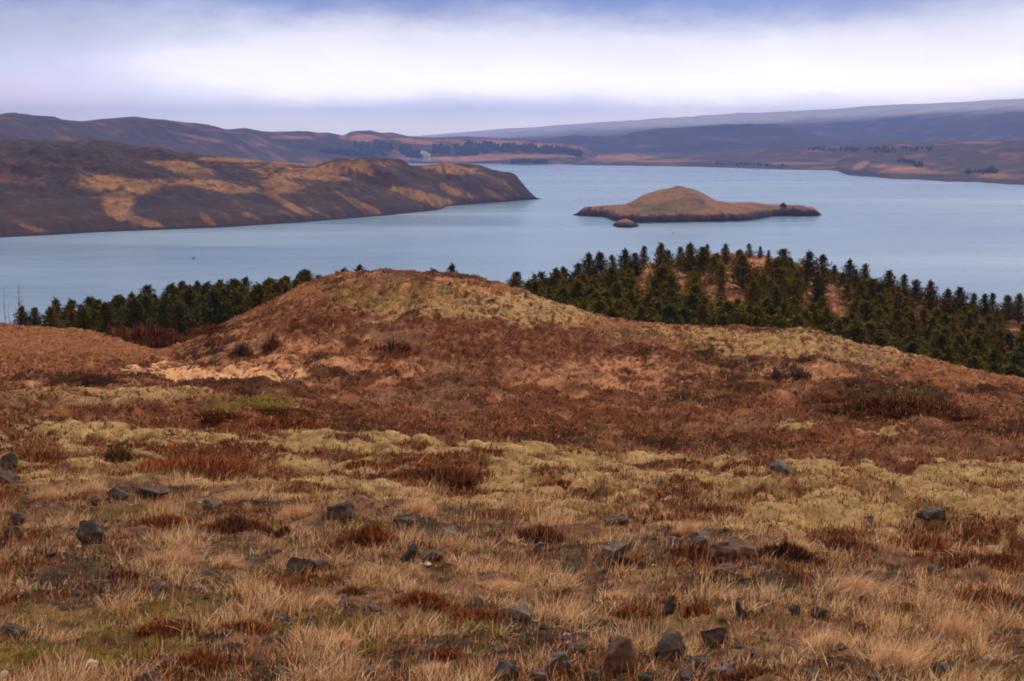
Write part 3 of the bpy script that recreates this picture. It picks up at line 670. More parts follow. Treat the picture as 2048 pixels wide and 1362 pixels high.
# heather and crowberry mats
x, y, z, W, px, py = scatter(260000, 4.8, 112, -.48, .48, p=-.12)
hw = W['HEATH'] + W['HEATHD'] * .9 + W['BROWNP'] * .7 + .15 * W['OLIVE'] + .08 * W['MOSS'] + .10 * W['GRAVEL']
kp = rng.uniform(size=len(x)) < np.clip(hw * 1.2, 0, .97)
x, y, z = x[kp], y[kp], z[kp]; n = len(x)
cA = np.where(rng.uniform(size=(n, 1)) < .45, np.array(srgb(146, 76, 40)), np.array(srgb(90, 46, 26)))
cA = np.where(rng.uniform(size=(n, 1)) < .24, np.array(srgb(178, 120, 84)), cA)
cA = np.where(rng.uniform(size=(n, 1)) < .14, np.array(srgb(84, 66, 30)), cA)
k = 3; P = np.repeat(np.stack([x, y, z - .01], -1), k, 0); P[:, :2] += rng.normal(0, .02, (n * k, 2)); yy = np.repeat(y, k)
L = rng.uniform(.05, .13, n * k) * np.interp(yy, [5, 20, 60], [.62, 1, 1.5])
G_HEATH.append(blades(P, dirs(n * k, .8), L * .8, (.006 + .00085 * yy) * rng.uniform(.6, 1.3, n * k), jitter(np.repeat(cA, k, 0), n * k, .35, .08), 0, 1))
stuff(mesh_np('heather', *G_HEATH[0][:2], M_veg, G_HEATH[0][2], False, upn=True), 'low red brown heather carpeting the hollow and patches between the moss', 'heather')
# woolly moss: short pale filaments over the cushions
x, y, z, W, px, py = scatter(270000, 4.8, 100, -.50, .50, p=-.1)
mw = W['MOSS'] + W['MOSSG'] + .5 * W['OLIVE']
kp = rng.uniform(size=len(x)) < np.clip(mw * 1.3, 0, .97)
x, y, z = x[kp], y[kp], z[kp]; n = len(x); gq = (W['MOSSG'][kp] / (mw[kp] + 1e-5))[:, None]; oq = (W['OLIVE'][kp] / (mw[kp] + 1e-5))[:, None]
cM = np.array(srgb(210, 180, 136)) * (1 - gq) + np.array(srgb(132, 112, 50)) * gq
cM = cM * (1 - .6 * oq) + np.array(srgb(96, 84, 40)) * .6 * oq
cM = np.where(rng.uniform(size=(n, 1)) < .38, np.array(srgb(112, 84, 56)), cM)
k = 3; P = np.repeat(np.stack([x, y, z - .008], -1), k, 0); P[:, :2] += rng.normal(0, .02, (n * k, 2)); yy = np.repeat(y, k)
G_MOSS = blades(P, dirs(n * k, 1.0), rng.uniform(.015, .04, n * k) * np.interp(yy, [5, 20, 60], [.9, 1.3, 2.2]), (.005 + .0007 * yy) * rng.uniform(.6, 1.2, n * k), jitter(np.repeat(cM, k, 0), n * k, .22, .05), 0, 1)
stuff(mesh_np('woolly_moss', *G_MOSS[:2], M_grass, G_MOSS[2], False, upn=True), 'pale yellow woolly moss over the cushions of the near crest and the knoll', 'moss')

# ------------------------------------------------------------------ pines
def mat_crown():
    m = bpy.data.materials.new('pine_needles'); m.use_nodes = True; t = m.node_tree; b = t.nodes['Principled BSDF']
    a = t.nodes.new('ShaderNodeAttribute'); a.attribute_name = 'Col'
    oi = t.nodes.new('ShaderNodeObjectInfo'); rd = N(t, oi.outputs['Random'])
    c = mixc(t, rd.sstep(.1, .9), (.70, .86, .9), (1.35, 1.12, .6))
    c2 = mixc(t, 1.0, a.outputs['Color'], c, 'MULTIPLY')
    t.links.new(c2, b.inputs['Base Color']); b.inputs['Roughness'].default_value = .8; b.inputs['Specular IOR Level'].default_value = .04
    return m
M_crown = mat_crown()
def mat_plain(name, c1, c2, scale, rough=.9, bump=.01, detail=5):
    m = bpy.data.materials.new(name); m.use_nodes = True; t = m.node_tree; b = t.nodes['Principled BSDF']
    g = t.nodes.new('ShaderNodeTexCoord'); n = t.nodes.new('ShaderNodeTexNoise'); n.inputs['Scale'].default_value = scale; n.inputs['Detail'].default_value = detail
    n.inputs['Roughness'].default_value = .65
    t.links.new(g.outputs['Object'], n.inputs['Vector'])
    t.links.new(mixc(t, N(t, n.outputs[0]).sstep(.35, .65), c1, c2), b.inputs['Base Color']); b.inputs['Roughness'].default_value = rough
    bp = t.nodes.new('ShaderNodeBump'); bp.inputs['Strength'].default_value = .8; bp.inputs['Distance'].default_value = bump
    t.links.new(n.outputs[0], bp.inputs['Height']); t.links.new(bp.outputs[0], b.inputs['Normal'])
    return m
M_bark = mat_plain('bark', srgb(70, 52, 42), srgb(98, 76, 60), 12)
M_birch = mat_plain('grey_bark', srgb(150, 136, 132), srgb(190, 178, 172), 9)
def pine_meshes(seed, wide, openness):
    r = np.random.default_rng(seed); parts = []; br = []
    bendx, bendy = r.uniform(-.03, .03, 2)
    ax = lambda t: np.array([bendx * math.sin(t * 3), bendy * math.sin(t * 2.4), t])
    nb = int(230 * (1 - openness * .3)); side_gap = r.uniform(0, 6.28)
    for i in range(nb):
        t = .05 + .93 * ((i + r.uniform(0, 1)) / nb) ** .92
        L = 1.75 * wide * (1 - t) ** .82 * (.84 + .16 * math.sin(t * 13 + seed)) * r.uniform(.45, 1.12) * (1 - .35 * sst(np.array(t), .9, 1.0)) + .02
        if t < .18: L *= .8
        a = i * 2.4 + r.uniform(-.5, .5)
        if openness > .4 and math.cos(a - side_gap) > .6 and .2 < t < .75 and r.uniform() < .6: continue
        up = r.uniform(.15, .6) + .5 * t
        d = unit(np.array([math.cos(a), math.sin(a), up])); o = ax(t * .97)
        if L > .06: br.append(tube([o, o + d * L * .9], [.006 * (1.1 - t) + .002, .0015], 3, (.06, .04, .03)))
        m = max(2, int(L / .045))
        for q in range(m):
            s = (q + .6) / m
            if s < .25: continue
            c = o + d * L * s + r.normal(0, .02, 3); c[2] += .02 * s
            kk = 7; dd = unit(r.normal(size=(kk, 3)) * .9 + d * .5 + [0, 0, .7])
            base = np.array([.088, .078, .012]) if r.uniform() < .5 else np.array([.155, .125, .016])
            base = base * r.uniform(.7, 1.35)
            parts.append(blades(np.tile(c, (kk, 1)), dd, r.uniform(.036, .07, kk), r.uniform(.013, .024, kk), jitter(base, kk, .25, .08, r), 0, 1, None, r))
    for q in range(9):   # leading shoot
        c = ax(.95 + .05 * q / 9); parts.append(blades(np.tile(c, (5, 1)), unit(r.normal(size=(5, 3)) * .45 + [0, 0, 1]), r.uniform(.02, .05, 5), r.uniform(.008, .014, 5), jitter([.045, .052, .018], 5, .25, .08, r), 0, 1, None, r))
    V, T, c = join(parts); crown = mesh_np('crown', V, T, M_crown, c, False)
    ts = np.linspace(0, 1, 7); tr = join([tube([ax(t) for t in ts], [.022 * (1 - t) + .002 for t in ts], 6, (.07, .05, .035))] + br)
    trunk = mesh_np('trunk', tr[0], tr[1], M_bark, None, True)
    return crown, trunk
PROTO = []
for i, (wd, op) in enumerate([(.24, 0), (.27, .2), (.22, .5), (.30, .1), (.20, .3), (.26, .6), (.23, 0), (.33, .3)]):
    PROTO.append(pine_meshes(100 + i, wd, op))
used = [False] * len(PROTO)
def place_pine(x, y, z, h, label, group, k=None, wide=1.0, parts=True):
    k = int(rng.integers(0, len(PROTO))) if k is None else k
    r = empty('pine_tree', (x, y, z - .08), float(rng.uniform(0, 6.28))); thing(r, label, 'tree', group)
    r.scale = (h * wide * 1.35, h * wide * 1.35, h); r.rotation_euler[0] = float(rng.normal(0, .035)); r.rotation_euler[1] = float(rng.normal(0, .035))
    cr, tk = PROTO[k]
    if not used[k]: used[k] = True
    else:
        cr, tk = cr.copy(), tk.copy(); C.objects.link(cr); C.objects.link(tk)
    cr.parent = r; tk.parent = r
    return r
def land(px, Y, py_hint=600):
    x = float(x_at(px, py_hint, Y)); return x, float(Y), float(height(np.array([x]), np.array([float(Y)]))[0])
# trees that stand clear on the skyline of the wooded hill: column, tip row, apparent height, kind, label
CREST = [
    (1072, 548, 34, 4, 'slim dark pine where the wood first rises right of the knoll'), (1130, 538, 40, 1, 'bushy pine low on the left shoulder of the wooded hill'), (1152, 527, 48, 3, 'broad dense pine just left of the tall twin pines'),
    (1174, 506, 62, 0, 'tall pointed pine, left one of the twin pines at the left brow'), (1199, 504, 66, 1, 'tall bushy pine, right one of the twin pines at the left brow'), (1223, 510, 46, 2, 'thin see-through pine with a gap of lake behind it'),
    (1249, 498, 62, 0, 'tall pointed pine left of the first bare tan terrace'), (1271, 506, 52, 3, 'rounded pine directly above the first bare tan terrace'), (1286, 492, 42, 4, 'very slender pine above the bare tan terrace'), (1320, 487, 68, 6, 'tall spire-topped pine right of the first bare terrace'),
    (1338, 500, 46, 5, 'ragged pine beside the spire-topped pine'), (1360, 494, 46, 2, 'slim upright pine left of the tallest brow pine'), (1380, 486, 66, 1, 'full dark pine with the highest tip of the wooded hill'), (1407, 494, 50, 3, 'wide flat-topped pine right of the highest tip'),
    (1414, 488, 30, 4, 'needle-thin leader rising over the flat-topped pine'), (1451, 488, 40, 6, 'pine on the very summit of the hill'), (1497, 487, 26, 5, 'lone small pine with a round head on the bare brow'), (1519, 493, 18, 2, 'tiny lone pine just right of the round-headed one'),
    (1536, 500, 16, 4, 'smallest stunted pine on the bare brow'), (1562, 498, 66, 3, 'stout broad pine at the right end of the bare brow'), (1578, 514, 46, 0, 'shorter pine leaning on the stout broad pine'), (1614, 502, 66, 1, 'lone tall pine with a forked crown against the lake'),
    (1647, 509, 66, 5, 'ragged lone pine with side limbs against the lake'), (1667, 530, 36, 4, 'short thin pine right of the ragged lone pine'), (1699, 519, 56, 0, 'symmetrical lone pine midway down the right slope'), (1712, 539, 36, 2, 'small pine tucked right of the symmetrical one'), (1731, 528, 50, 6, 'narrow lone pine with a dense round top'),
    (1775, 541, 66, 7, 'widest dome-shaped pine on the right slope'), (1806, 548, 46, 4, 'thin pine right of the dome-shaped one'), (1830, 559, 56, 3, 'bulky pine left of the dark pointed one'), (1862, 561, 60, 0, 'dark pointed pine standing above its neighbours near the right edge'),
    (1893, 576, 52, 1, 'bushy pine right of the dark pointed one'), (1926, 574, 60, 7, 'broad tall pine in the right hand skyline'), (1950, 586, 46, 4, 'thin pine between two broad ones near the right edge'), (1974, 588, 50, 6, 'upright pine with lake showing on both sides near the right edge'),
    (1989, 586, 44, 2, 'sparse pine with lake glinting through its crown'), (2016, 590, 54, 3, 'second pine from the right edge on the skyline'), (2042, 586, 58, 1, 'pine cut by the right edge of the picture'),
    (715, 530, 26, 4, 'small pine tip poking over the top of the knoll at its left'), (868, 538, 20, 2, 'tiny pine tip poking over the knoll top, left of two'), (902, 529, 30, 0, 'small pointed pine over the knoll top, tallest of its tips'), (690, 536, 30, 1, 'small pine where the left wood meets the knoll'),
    (40, 611, 46, 0, 'dark cone-shaped pine at the far left below the bare birch'), (66, 614, 44, 3, 'rounded pine between the bare birch and the purple thicket'), (96, 612, 46, 1, 'dark small pine left of the purple thicket')]
npine = 0; taken = []
for px, tip, hp, kd, lb in CREST:
    if px < 120: Y = 122.0
    elif px < 950: Y = 172.0
    else: Y = float(curve(np.array([px]), YBK)[0]) - rng.uniform(0, 3)
    if px > 950:
        for Y in np.arange(Y, 128, -2.0):
            x, y, z = land(px, Y, 560); _, bpy_ = project(x, y, z)
            if bpy_ >= tip + hp: break
    x, y, z = land(px, Y, 560)
    _, bpy_ = project(x, y, z); h = (bpy_ - tip + 1) * Y / F
    if px < 120 or px < 950:  # rooted on ground hidden behind the slope
        h = (bpy_ - tip + 1) * Y / F
    place_pine(x, y, z, h, lb, 'pines on the skyline', kd, 1.15 if h < 4.6 else 5.3 / h); taken.append((x, y)); npine += 1
TOPL = [(100, 616), (112, 606), (150, 600), (230, 588), (330, 573), (450, 561), (560, 552), (650, 540), (720, 536)]
cand = []
# left plantation: close rows
for Y in np.arange(136, 182, 6.5):
    for px in np.arange(104, 700, 2813 * 2.5 / Y):
        p = px + rng.uniform(-14, 14); x, y, z = land(p, Y + rng.uniform(-1.5, 1.5), 620)
        _, b = project(x, y, z); tip = float(curve(np.array([p]), TOPL)[0]) + rng.uniform(-9, 16) + (176 - Y) * .45
        if p < 100 : continue
        h = (b - tip) * y / F
        cand.append((x, y, z, h, 0, p, tip))
# right wood: pines over the whole hill face, thinning at the openings
tries = 0; rc = []
while len(rc) < 520 and tries < 30000:
    tries += 1
    Y = rng.uniform(106, 190); px = rng.uniform(1030, 2200)
    if Y > curve(np.array([px]), YBK)[0] - 6: continue
    if Y < 112 + (1250 - px) * .05: continue
    x = float(x_at(px, 620, Y)); y = Y
    if any((x - a) ** 2 + (y - b) ** 2 < 1.75 ** 2 for a, b in taken): continue
    x, y, z = land(px, Y, 620)
    h = rng.uniform(2.1, 3.9); _, b = project(x, y, z); tip = b - h * F / Y
    bad = False
    for ox, oy, rx, ry in OPEN:
        hw = .22 * h * F / Y
        if px + hw > ox - rx and px - hw < ox + rx and tip < oy + ry * .75 and b > oy - ry * .7: bad = True; break
    if bad and rng.uniform() < .97: continue
    skyl = float(curve(np.array([px]), BCK)[0])
    if tip < skyl - 14 and px > 1130: continue
    taken.append((x, y)); rc.append((x, y, z, h, 1, px, tip))
cand += rc
cand.sort(key=lambda c: -(c[3] / c[1]))
cap = 298 - npine
print('pines', npine, 'left', sum(c[4] == 0 for c in cand), 'right', sum(c[4] == 1 for c in cand))
def region(side, px, y):
    if side == 0:
        b = ['by purple thicket', 'behind red willow', 'right of red willow', 'on plantation rise', 'beside knoll flank']
        i = min(4, int((px - 100) / 120)); d = 'front-row' if y < 143 else ('second-row' if y < 150 else ('middle-row' if y < 166 else 'back-row'))
        return '%s plantation pine %s' % (d, b[i])
    b = ['foot of hill right of knoll', 'first bare terrace', 'left half of bare brow', 'right half of bare brow', 'right bare terraces', 'dome-shaped pine', 'right edge']
    i = max(0, min(6, int((px - 1030) / 150))); d = 'olive lowest-row' if y < 122 else ('olive low' if y < 134 else ('mid-height green' if y < 152 else 'dark upper'))
    return '%s hill pine %s %s' % (d, 'at' if i in (0, 6) else 'below', b[i])
ORD = ['leftmost', 'second', 'third', 'fourth', 'fifth', 'sixth', 'seventh', 'eighth', 'ninth', 'tenth', 'eleventh', 'twelfth', 'thirteenth', 'fourteenth', 'fifteenth', 'sixteenth', 'seventeenth', 'eighteenth', 'nineteenth', 'twentieth']
rest = [c for i, c in enumerate(cand) if i >= cap or c[5] >= 2120]; solo = [c for i, c in enumerate(cand) if i < cap and c[5] < 2120]
reg = {}
for c in sorted(solo, key=lambda c: c[5]): reg.setdefault(region(c[4], c[5], c[1]), []).append(c)
for rg_, cs in reg.items():
    for i, c in enumerate(cs):
        o_ = (ORD[i] + (' from left' if i else '')) if i < len(ORD) - 1 and i < len(cs) - 1 else ('rightmost' if i == len(cs) - 1 and i else 'one')
        if len(cs) == 1: o_ = 'only'
        place_pine(c[0], c[1], c[2], c[3], o_ + ' ' + rg_, 'pines of the wood', None, (min(1.25, 5.4 / c[3]) * rng.uniform(.85, 1.2) if c[4] == 0 else rng.uniform(1.15, 1.7)))
if rest:
    acc = []; pc_ = []
    for cr, tk in PROTO:
        me = cr.data; v = np.zeros(len(me.vertices) * 3, np.float32); me.vertices.foreach_get('co', v)
        t = np.zeros(len(me.loops), np.int32); me.loops.foreach_get('vertex_index', t)
        cl = np.zeros(len(me.vertices) * 4, np.float32); me.color_attributes['Col'].data.foreach_get('color', cl)
        pc_.append((v.reshape(-1, 3), t.reshape(-1, 3), cl.reshape(-1, 4)[:, :3]))
    for c in rest:
        v, t, cl = pc_[int(rng.integers(0, 8))]; a = rng.uniform(0, 6.28); ca, sa = math.cos(a), math.sin(a)
        vv = np.stack([(v[:, 0] * ca - v[:, 1] * sa) * 1.8, (v[:, 0] * sa + v[:, 1] * ca) * 1.8, v[:, 2]], -1) * c[3] + [c[0], c[1], c[2]]
        acc.append((vv, t, cl * rng.uniform(.8, 1.2)))
    V, T, cc = join(acc); stuff(mesh_np('pine_wood', V, T, M_crown, cc, False), 'remaining pines packed behind the others in the wood', 'wood')

# ------------------------------------------------------------------ bare trees, willow, shrubs
def bare_tree(px, Y, tip, label, mat, spread=.35, nb=26, rad=.06, name='bare_tree', stems=1, tw=.02):
    x, y, z = land(px, Y, 620); _, b = project(x, y, z); h = (b - tip) * Y / F
    root = empty(name, (x, y, z)); thing(root, label, 'tree')
    r = np.random.default_rng(int(px) + 5); tk = []; brs = []
    for s_ in range(stems):
        off = r.normal(0, .25 * (stems > 1), 2); lean = r.normal(0, .03, 2)
        hh_ = h * (1 if s_ == 0 else r.uniform(.6, .95))
        ax = lambda t: np.array([off[0] + lean[0] * h * t + .03 * math.sin(t * 7), off[1] + lean[1] * h * t, hh_ * t])
        ts = np.linspace(0, 1, 8); tk.append(tube([ax(t) for t in ts], [rad * (1 - .85 * t) for t in ts], 6))
        for i in range(nb):
            t = r.uniform(.3, .97); a = r.uniform(0, 6.28); L = h * spread * (1.05 - t) * r.uniform(.5, 1.1)
            d = unit(np.array([math.cos(a), math.sin(a), r.uniform(.8, 1.8)])); o = ax(t); m = o + d * L * .5; e = o + d * L + [0, 0, L * .15]
            brs.append(tube([o, m, e], [tw, tw * .7, tw * .3], 3))
            for q in range(3):
                d2 = unit(d + r.normal(0, .5, 3)); brs.append(tube([m, m + d2 * L * .45], [tw * .5, tw * .2], 3))
    a, b_, c_ = join(tk); mesh_np('trunk', a, b_, mat, None, True, False, root)
    a, b_, c_ = join(brs); mesh_np('branches', a, b_, mat, None, True, False, root)
    return root
bare_tree(37, 124, 566, 'leafless pale birch with thin upright branches at the far left', M_birch, .3, 34, .075)
bare_tree(8, 124, 572, 'leafless pole-thin birch at the left edge of the picture', M_birch, .14, 26, .05, tw=.014)
bare_tree(20, 128, 602, 'faint low bare sapling between the two birches', M_birch, .2, 18, .03, tw=.012)
M_purple = mat_plain('purple_bark', srgb(86, 62, 70), srgb(112, 82, 88), 9)
bare_tree(110, 126, 610, 'leafless purple-brown thicket of upright stems before the plantation', M_purple, .45, 26, .03, 'thicket', 6, .02)
bare_tree(1072, 170, 540, 'grey-purple leafless birch among the first pines right of the knoll', M_purple, .35, 34, .05, stems=3, tw=.02)
bare_tree(1056, 172, 552, 'short bare birch left of the grey-purple one by the first pines', M_purple, .35, 24, .04, tw=.02)

def clump(w, d, h, n, bl, bw, cols, seed, upright=.5, rootr=.25):
    """dome of twigs growing from a small footprint"""
    r = np.random.default_rng(seed)
    a = r.uniform(0, 6.28, n); q = np.sqrt(r.uniform(0, 1, n)); el_ = (1 - q ** 1.6 * .97) ** .9
    lump = 1 + .25 * np.sin(a * 3 + seed) + .18 * np.sin(a * 5 + seed * 2) + r.normal(0, .10, n)
    hl = .75 + .35 * np.sin(q * 5 + a * 2 + seed) * q + .2 * np.sin(a * 7 + seed)
    el_ = el_ * hl
    S = np.stack([q * np.cos(a) * w / 2 * lump, q * np.sin(a) * d / 2 * lump, el_ * h * r.uniform(.45, 1, n)], -1)
    root = S * [rootr, rootr, 0]
    Dn = unit(unit(S - root) * (1 - upright) + np.array([0, 0, 1.]) * upright + r.normal(0, .28, (n, 3)))
    P = S - Dn * (bl * h)
    P[:, 2] = np.maximum(P[:, 2], -.02)
    ci = r.integers(0, len(cols), n)
    return blades(P, Dn, bl * h * r.uniform(.6, 1.4, n), bw * r.uniform(.6, 1.4, n), jitter(np.array(cols)[ci], n, .3, .07, r), 0, 1, None, r)
def stems(w, d, h, n, rad, seed, rootr=.2):
    r = np.random.default_rng(seed); P = []
    for i in range(n):
        a = r.uniform(0, 6.28); q = r.uniform(.2, .9); e = np.array([q * math.cos(a) * w / 2, q * math.sin(a) * d / 2, h * (1 - q * q * .7) * .85]); o = e * [rootr, rootr, 0]
        P.append(tube([o, (o + e) / 2 + [0, 0, -.05 * h], e], [rad, rad * .7, rad * .25], 4))
    return join(P)
RUST = [srgb(138, 62, 34), srgb(98, 46, 28), srgb(158, 84, 48), srgb(116, 62, 36), srgb(190, 134, 92)]; RED = [srgb(100, 50, 38), srgb(76, 40, 32), srgb(120, 64, 46), srgb(160, 108, 76)]
DARKH = [srgb(84, 46, 34), srgb(64, 44, 32), srgb(104, 56, 40)]; OLV = [srgb(98, 74, 38), srgb(70, 54, 30), srgb(116, 88, 46), srgb(88, 50, 32)]
STRW = [srgb(236, 186, 144), srgb(204, 146, 106), srgb(244, 202, 162)]; GREYT = [srgb(110, 82, 76), srgb(88, 64, 58), srgb(130, 96, 84)]
def shrub(name, px, py, wpx, hpx, cols, label, cat='shrub', n=2600, upright=.5, bl=.35, depth=.75, with_stems=False, rootr=.25, y1=112):
    x, y, z = hit(px, py, 3, y1); s = y / F; wd, h = wpx * s, hpx * s
    V, T, c = clump(wd, wd * depth, h, n, bl, max(.0035, .0008 * y), cols, int(px * 7 + py), upright, rootr)
    if with_stems:
        r = empty(name, (x, y, z)); thing(r, label, cat)
        mesh_np('twigs', V, T, M_veg, c, False, False, r)
        a, b, c2 = stems(wd, wd * depth, h, 26, .012 + .0002 * y, int(px), rootr); mesh_np('stem', a, b, M_bark, None, True, False, r)
        return r
    o = mesh_np(name, V, T, M_veg, c, False, upn=True); o.location = (x, y, z); return thing(o, label, cat)
shrub('willow_bush', 292, 688, 190, 50, RED, 'wide leafless dark red willow bush in the dip before the plantation', n=9000, upright=.45, with_stems=True, depth=.6, rootr=.35)
shrub('willow_bush', 432, 664, 90, 20, RED, 'low reddish willow scrub at the left foot of the knoll', n=2500, upright=.5, with_stems=True)
shrub('twig_shrub', 790, 702, 90, 36, RED, 'sparse reddish twig shrub in the middle of the knoll face', n=420, upright=.8, with_stems=True)
shrub('twig_shrub', 545, 698, 46, 40, RUST + DARKH, 'upright dark brown shrub on the left flank of the knoll', n=420, upright=.75, with_stems=True)
shrub('twig_shrub', 484, 712, 50, 40, OLV + GREYT, 'olive brown shrub beside the pale straw flat', n=420, upright=.75, with_stems=True)
shrub('twig_shrub', 175, 770, 170, 26, DARKH, 'long dark brown thicket at the foot of the left slope', n=1500, upright=.7, with_stems=True)
shrub('twig_shrub', 1552, 758, 50, 34, GREYT, 'grey see-through twig shrub on the right heath, left of two', n=260, upright=.8, with_stems=True)
shrub('twig_shrub', 1597, 756, 60, 34, GREYT, 'grey see-through twig shrub on the right heath, right of two', n=300, upright=.8, with_stems=True)
shrub('twig_shrub', 1700, 770, 120, 22, GREYT, 'low brown twig shrub left of the big dark mound', n=700, upright=.7, with_stems=True)
shrub('heather_mound', 1800, 828, 260, 46, OLV + DARKH + DARKH + RUST + RED, 'big dark heather mound with yellowish moss flecks on the right slope', n=22000, upright=.3, bl=.22, rootr=.9)
shrub('heather_mound', 1690, 812, 140, 22, DARKH + RED, 'smaller dark heather mound left against the big one', n=7000, upright=.35, bl=.25, rootr=.9)
shrub('heather_mound', 430, 836, 100, 20, OLV + DARKH + RUST, 'dark hummock topped with yellow-green moss below the straw flat', n=6000, upright=.35, bl=.22, rootr=.9)
shrub('heather_mound', 555, 828, 150, 16, OLV + DARKH + RUST, 'long mossy hummock right of the dark mossy hummock', n=8000, upright=.35, bl=.22, rootr=.9)
shrub('heather_mound', 560, 850, 120, 24, RUST, 'rust red heather patch behind the near moss crest', n=6000, upright=.5, bl=.4, rootr=.9)
HC = [(410, 945, 300, 44, RUST, 'long arched rust heather bank between the left moss cushions'), (232, 925, 110, 38, OLV, 'olive brown heather hump left of the long rust bank'), (880, 958, 200, 34, RED, 'dark red heather bank in the centre of the moss band'),
      (730, 935, 80, 22, RUST, 'small rust heather clump left of the dark red bank'), (85, 925, 110, 34, RUST, 'rust heather clump in the moss at the left edge'), (1130, 975, 110, 22, RUST, 'reddish heather between moss cushions right of centre'),
      (1440, 1030, 200, 26, RED, 'long dark red heather strip below the bluish stone'), (1840, 1095, 130, 36, RUST, 'deep rust heather clump on the right moss slope'), (1990, 1130, 150, 34, RED, 'dark red heather along the right edge'),
      (1680, 1092, 120, 26, RED, 'brown red heather left of the deep rust clump'), (740, 1082, 120, 50, RUST, 'spiky rust heather clump below the angular lip rock'), (840, 1208, 100, 42, RUST, 'round rust red heather bush in the lower centre'),
      (965, 1238, 130, 30, RUST, 'low rust heather right of the round bush'), (360, 1262, 150, 34, RUST, 'rust heather clump left of a pair at lower left'), (490, 1262, 110, 34, RUST, 'rust heather clump right of a pair at lower left'), (400, 1332, 130, 48, RUST, 'bright rust heather clump at the bottom left'),
      (895, 1312, 60, 26, RUST, 'small rust heather tuft near the bottom centre'), (1400, 1232, 70, 42, RUST, 'rust heather between the upright slab and the leaning slab'), (1265, 1232, 120, 30, RUST, 'brown red heather left of the upright slab'), (1510, 1352, 130, 24, RED, 'dark red heather at the bottom right of the stones'),
      (470, 1060, 140, 44, RED, 'brown heather bush left of the angular lip rock'), (330, 1050, 120, 28, RUST, 'rust heather strip below the flat slabs'), (250, 1158, 80, 24, RED, 'brown heather tuft below the left boulder'), (570, 1070, 50, 26, RED, 'small brown heather tuft near the angular lip rock'), (700, 1190, 60, 26, RED, 'dull red tuft left above the round bush'),
      (1075, 1075, 110, 34, RED, 'brown heather bush at the centre lip'), (1390, 1115, 120, 40, RED, 'brown heather before the big rounded boulder'), (1570, 1110, 110, 40, DARKH, 'dark heather right of the big rounded boulder'), (1250, 1135, 90, 30, DARKH, 'dark heather under the flat grey rock')]
for i, (px, py, wp, hp, cl, lb) in enumerate(HC):
    o = shrub('heather_clump', px, py, wp, hp, cl, lb, 'heather', n=int(1500 + wp * 22), upright=.45, bl=.45, depth=.6, rootr=.8); o['group'] = 'heather clumps among the stones and moss'
TU = [(830, 1026, 110, 46, 'biggest straw grass tussock, at the top of the stony lip'), (345, 1125, 120, 52, 'pale straw tussock right of the left boulder'), (450, 1135, 90, 44, 'straw tussock left of the two dark stones'), (1700, 1185, 180, 60, 'sweeping pale tussock leaning right below the right moss'),
      (90, 1000, 80, 40, 'straw tussock at the left edge above the dark stones'), (470, 1000, 90, 34, 'straw tussock beside the pale flat slab'), (590, 1035, 90, 44, 'tall straw tussock left of the angular lip rock'), (1230, 1200, 80, 30, 'small straw tussock in the lower middle'), (1650, 1300, 160, 60, 'golden tussock in the lower right grass'),
      (1780, 1330, 200, 70, 'broad golden tussock at the lower right'), (1900, 1270, 150, 60, 'straw tussock near the lower right edge'), (1590, 1100, 110, 40, 'pale tussock right of the rounded boulder'), (680, 1290, 90, 34, 'straw tussock in the lower left centre'), (860, 1350, 110, 40, 'pale straw tussock at the bottom centre'),
      (640, 1210, 90, 34, 'straw tussock left of the round rust bush'), (1000, 1180, 110, 34, 'straw tussock above the low rust heather'), (1370, 1070, 70, 44, 'upright straw tuft left of the rounded boulder'), (180, 985, 90, 36, 'straw tussock left above the flat slabs')]
for px, py, wp, hp, lb in TU:
    x, y, z = hit(px, py); s = y / F
    V, T, c = clump(wp * s, wp * s * .8, hp * s, 1100, .8, .0045, STRW, int(px + py), .25, .15)
    V[:, 0] += np.maximum(V[:, 2], 0) * .35
    o = mesh_np('grass_tussock', V, T, M_grass, c, False, upn=True); o.location = (x, y, z); thing(o, lb, 'grass', 'grass tussocks among the stones')

# ------------------------------------------------------------------ stones
import bmesh
def mat_rock(name, c1, c2, lich):
    m = mat_plain(name, c1, c2, 7, .85, .02, 8); t = m.node_tree; b = t.nodes['Principled BSDF']
    src = b.inputs['Base Color'].links[0].from_socket
    g = t.nodes.new('ShaderNodeTexCoord'); n = t.nodes.new('ShaderNodeTexNoise'); n.inputs['Scale'].default_value = 11; n.inputs['Detail'].default_value = 4
    mp = t.nodes.new('ShaderNodeMapping'); mp.inputs['Location'].default_value = (3, 7, 1); t.links.new(g.outputs['Object'], mp.inputs[0]); t.links.new(mp.outputs[0], n.inputs['Vector'])
    t.links.new(mixc(t, N(t, n.outputs[0]).sstep(.56, .68) * .7, src, lich), b.inputs['Base Color'])
    return m
RM = {'d': mat_rock('dark_basalt', srgb(54, 44, 40), srgb(84, 68, 62), srgb(116, 94, 76)), 'g': mat_rock('grey_stone', srgb(82, 68, 62), srgb(112, 94, 86), srgb(140, 118, 96)),
      'b': mat_rock('brown_stone', srgb(84, 56, 44), srgb(112, 78, 58), srgb(136, 108, 84)), 'p': mat_rock('pale_stone', srgb(196, 172, 152), srgb(222, 200, 180), srgb(180, 150, 120)), 'u': mat_rock('bluish_stone', srgb(82, 80, 84), srgb(112, 106, 108), srgb(136, 124, 112))}
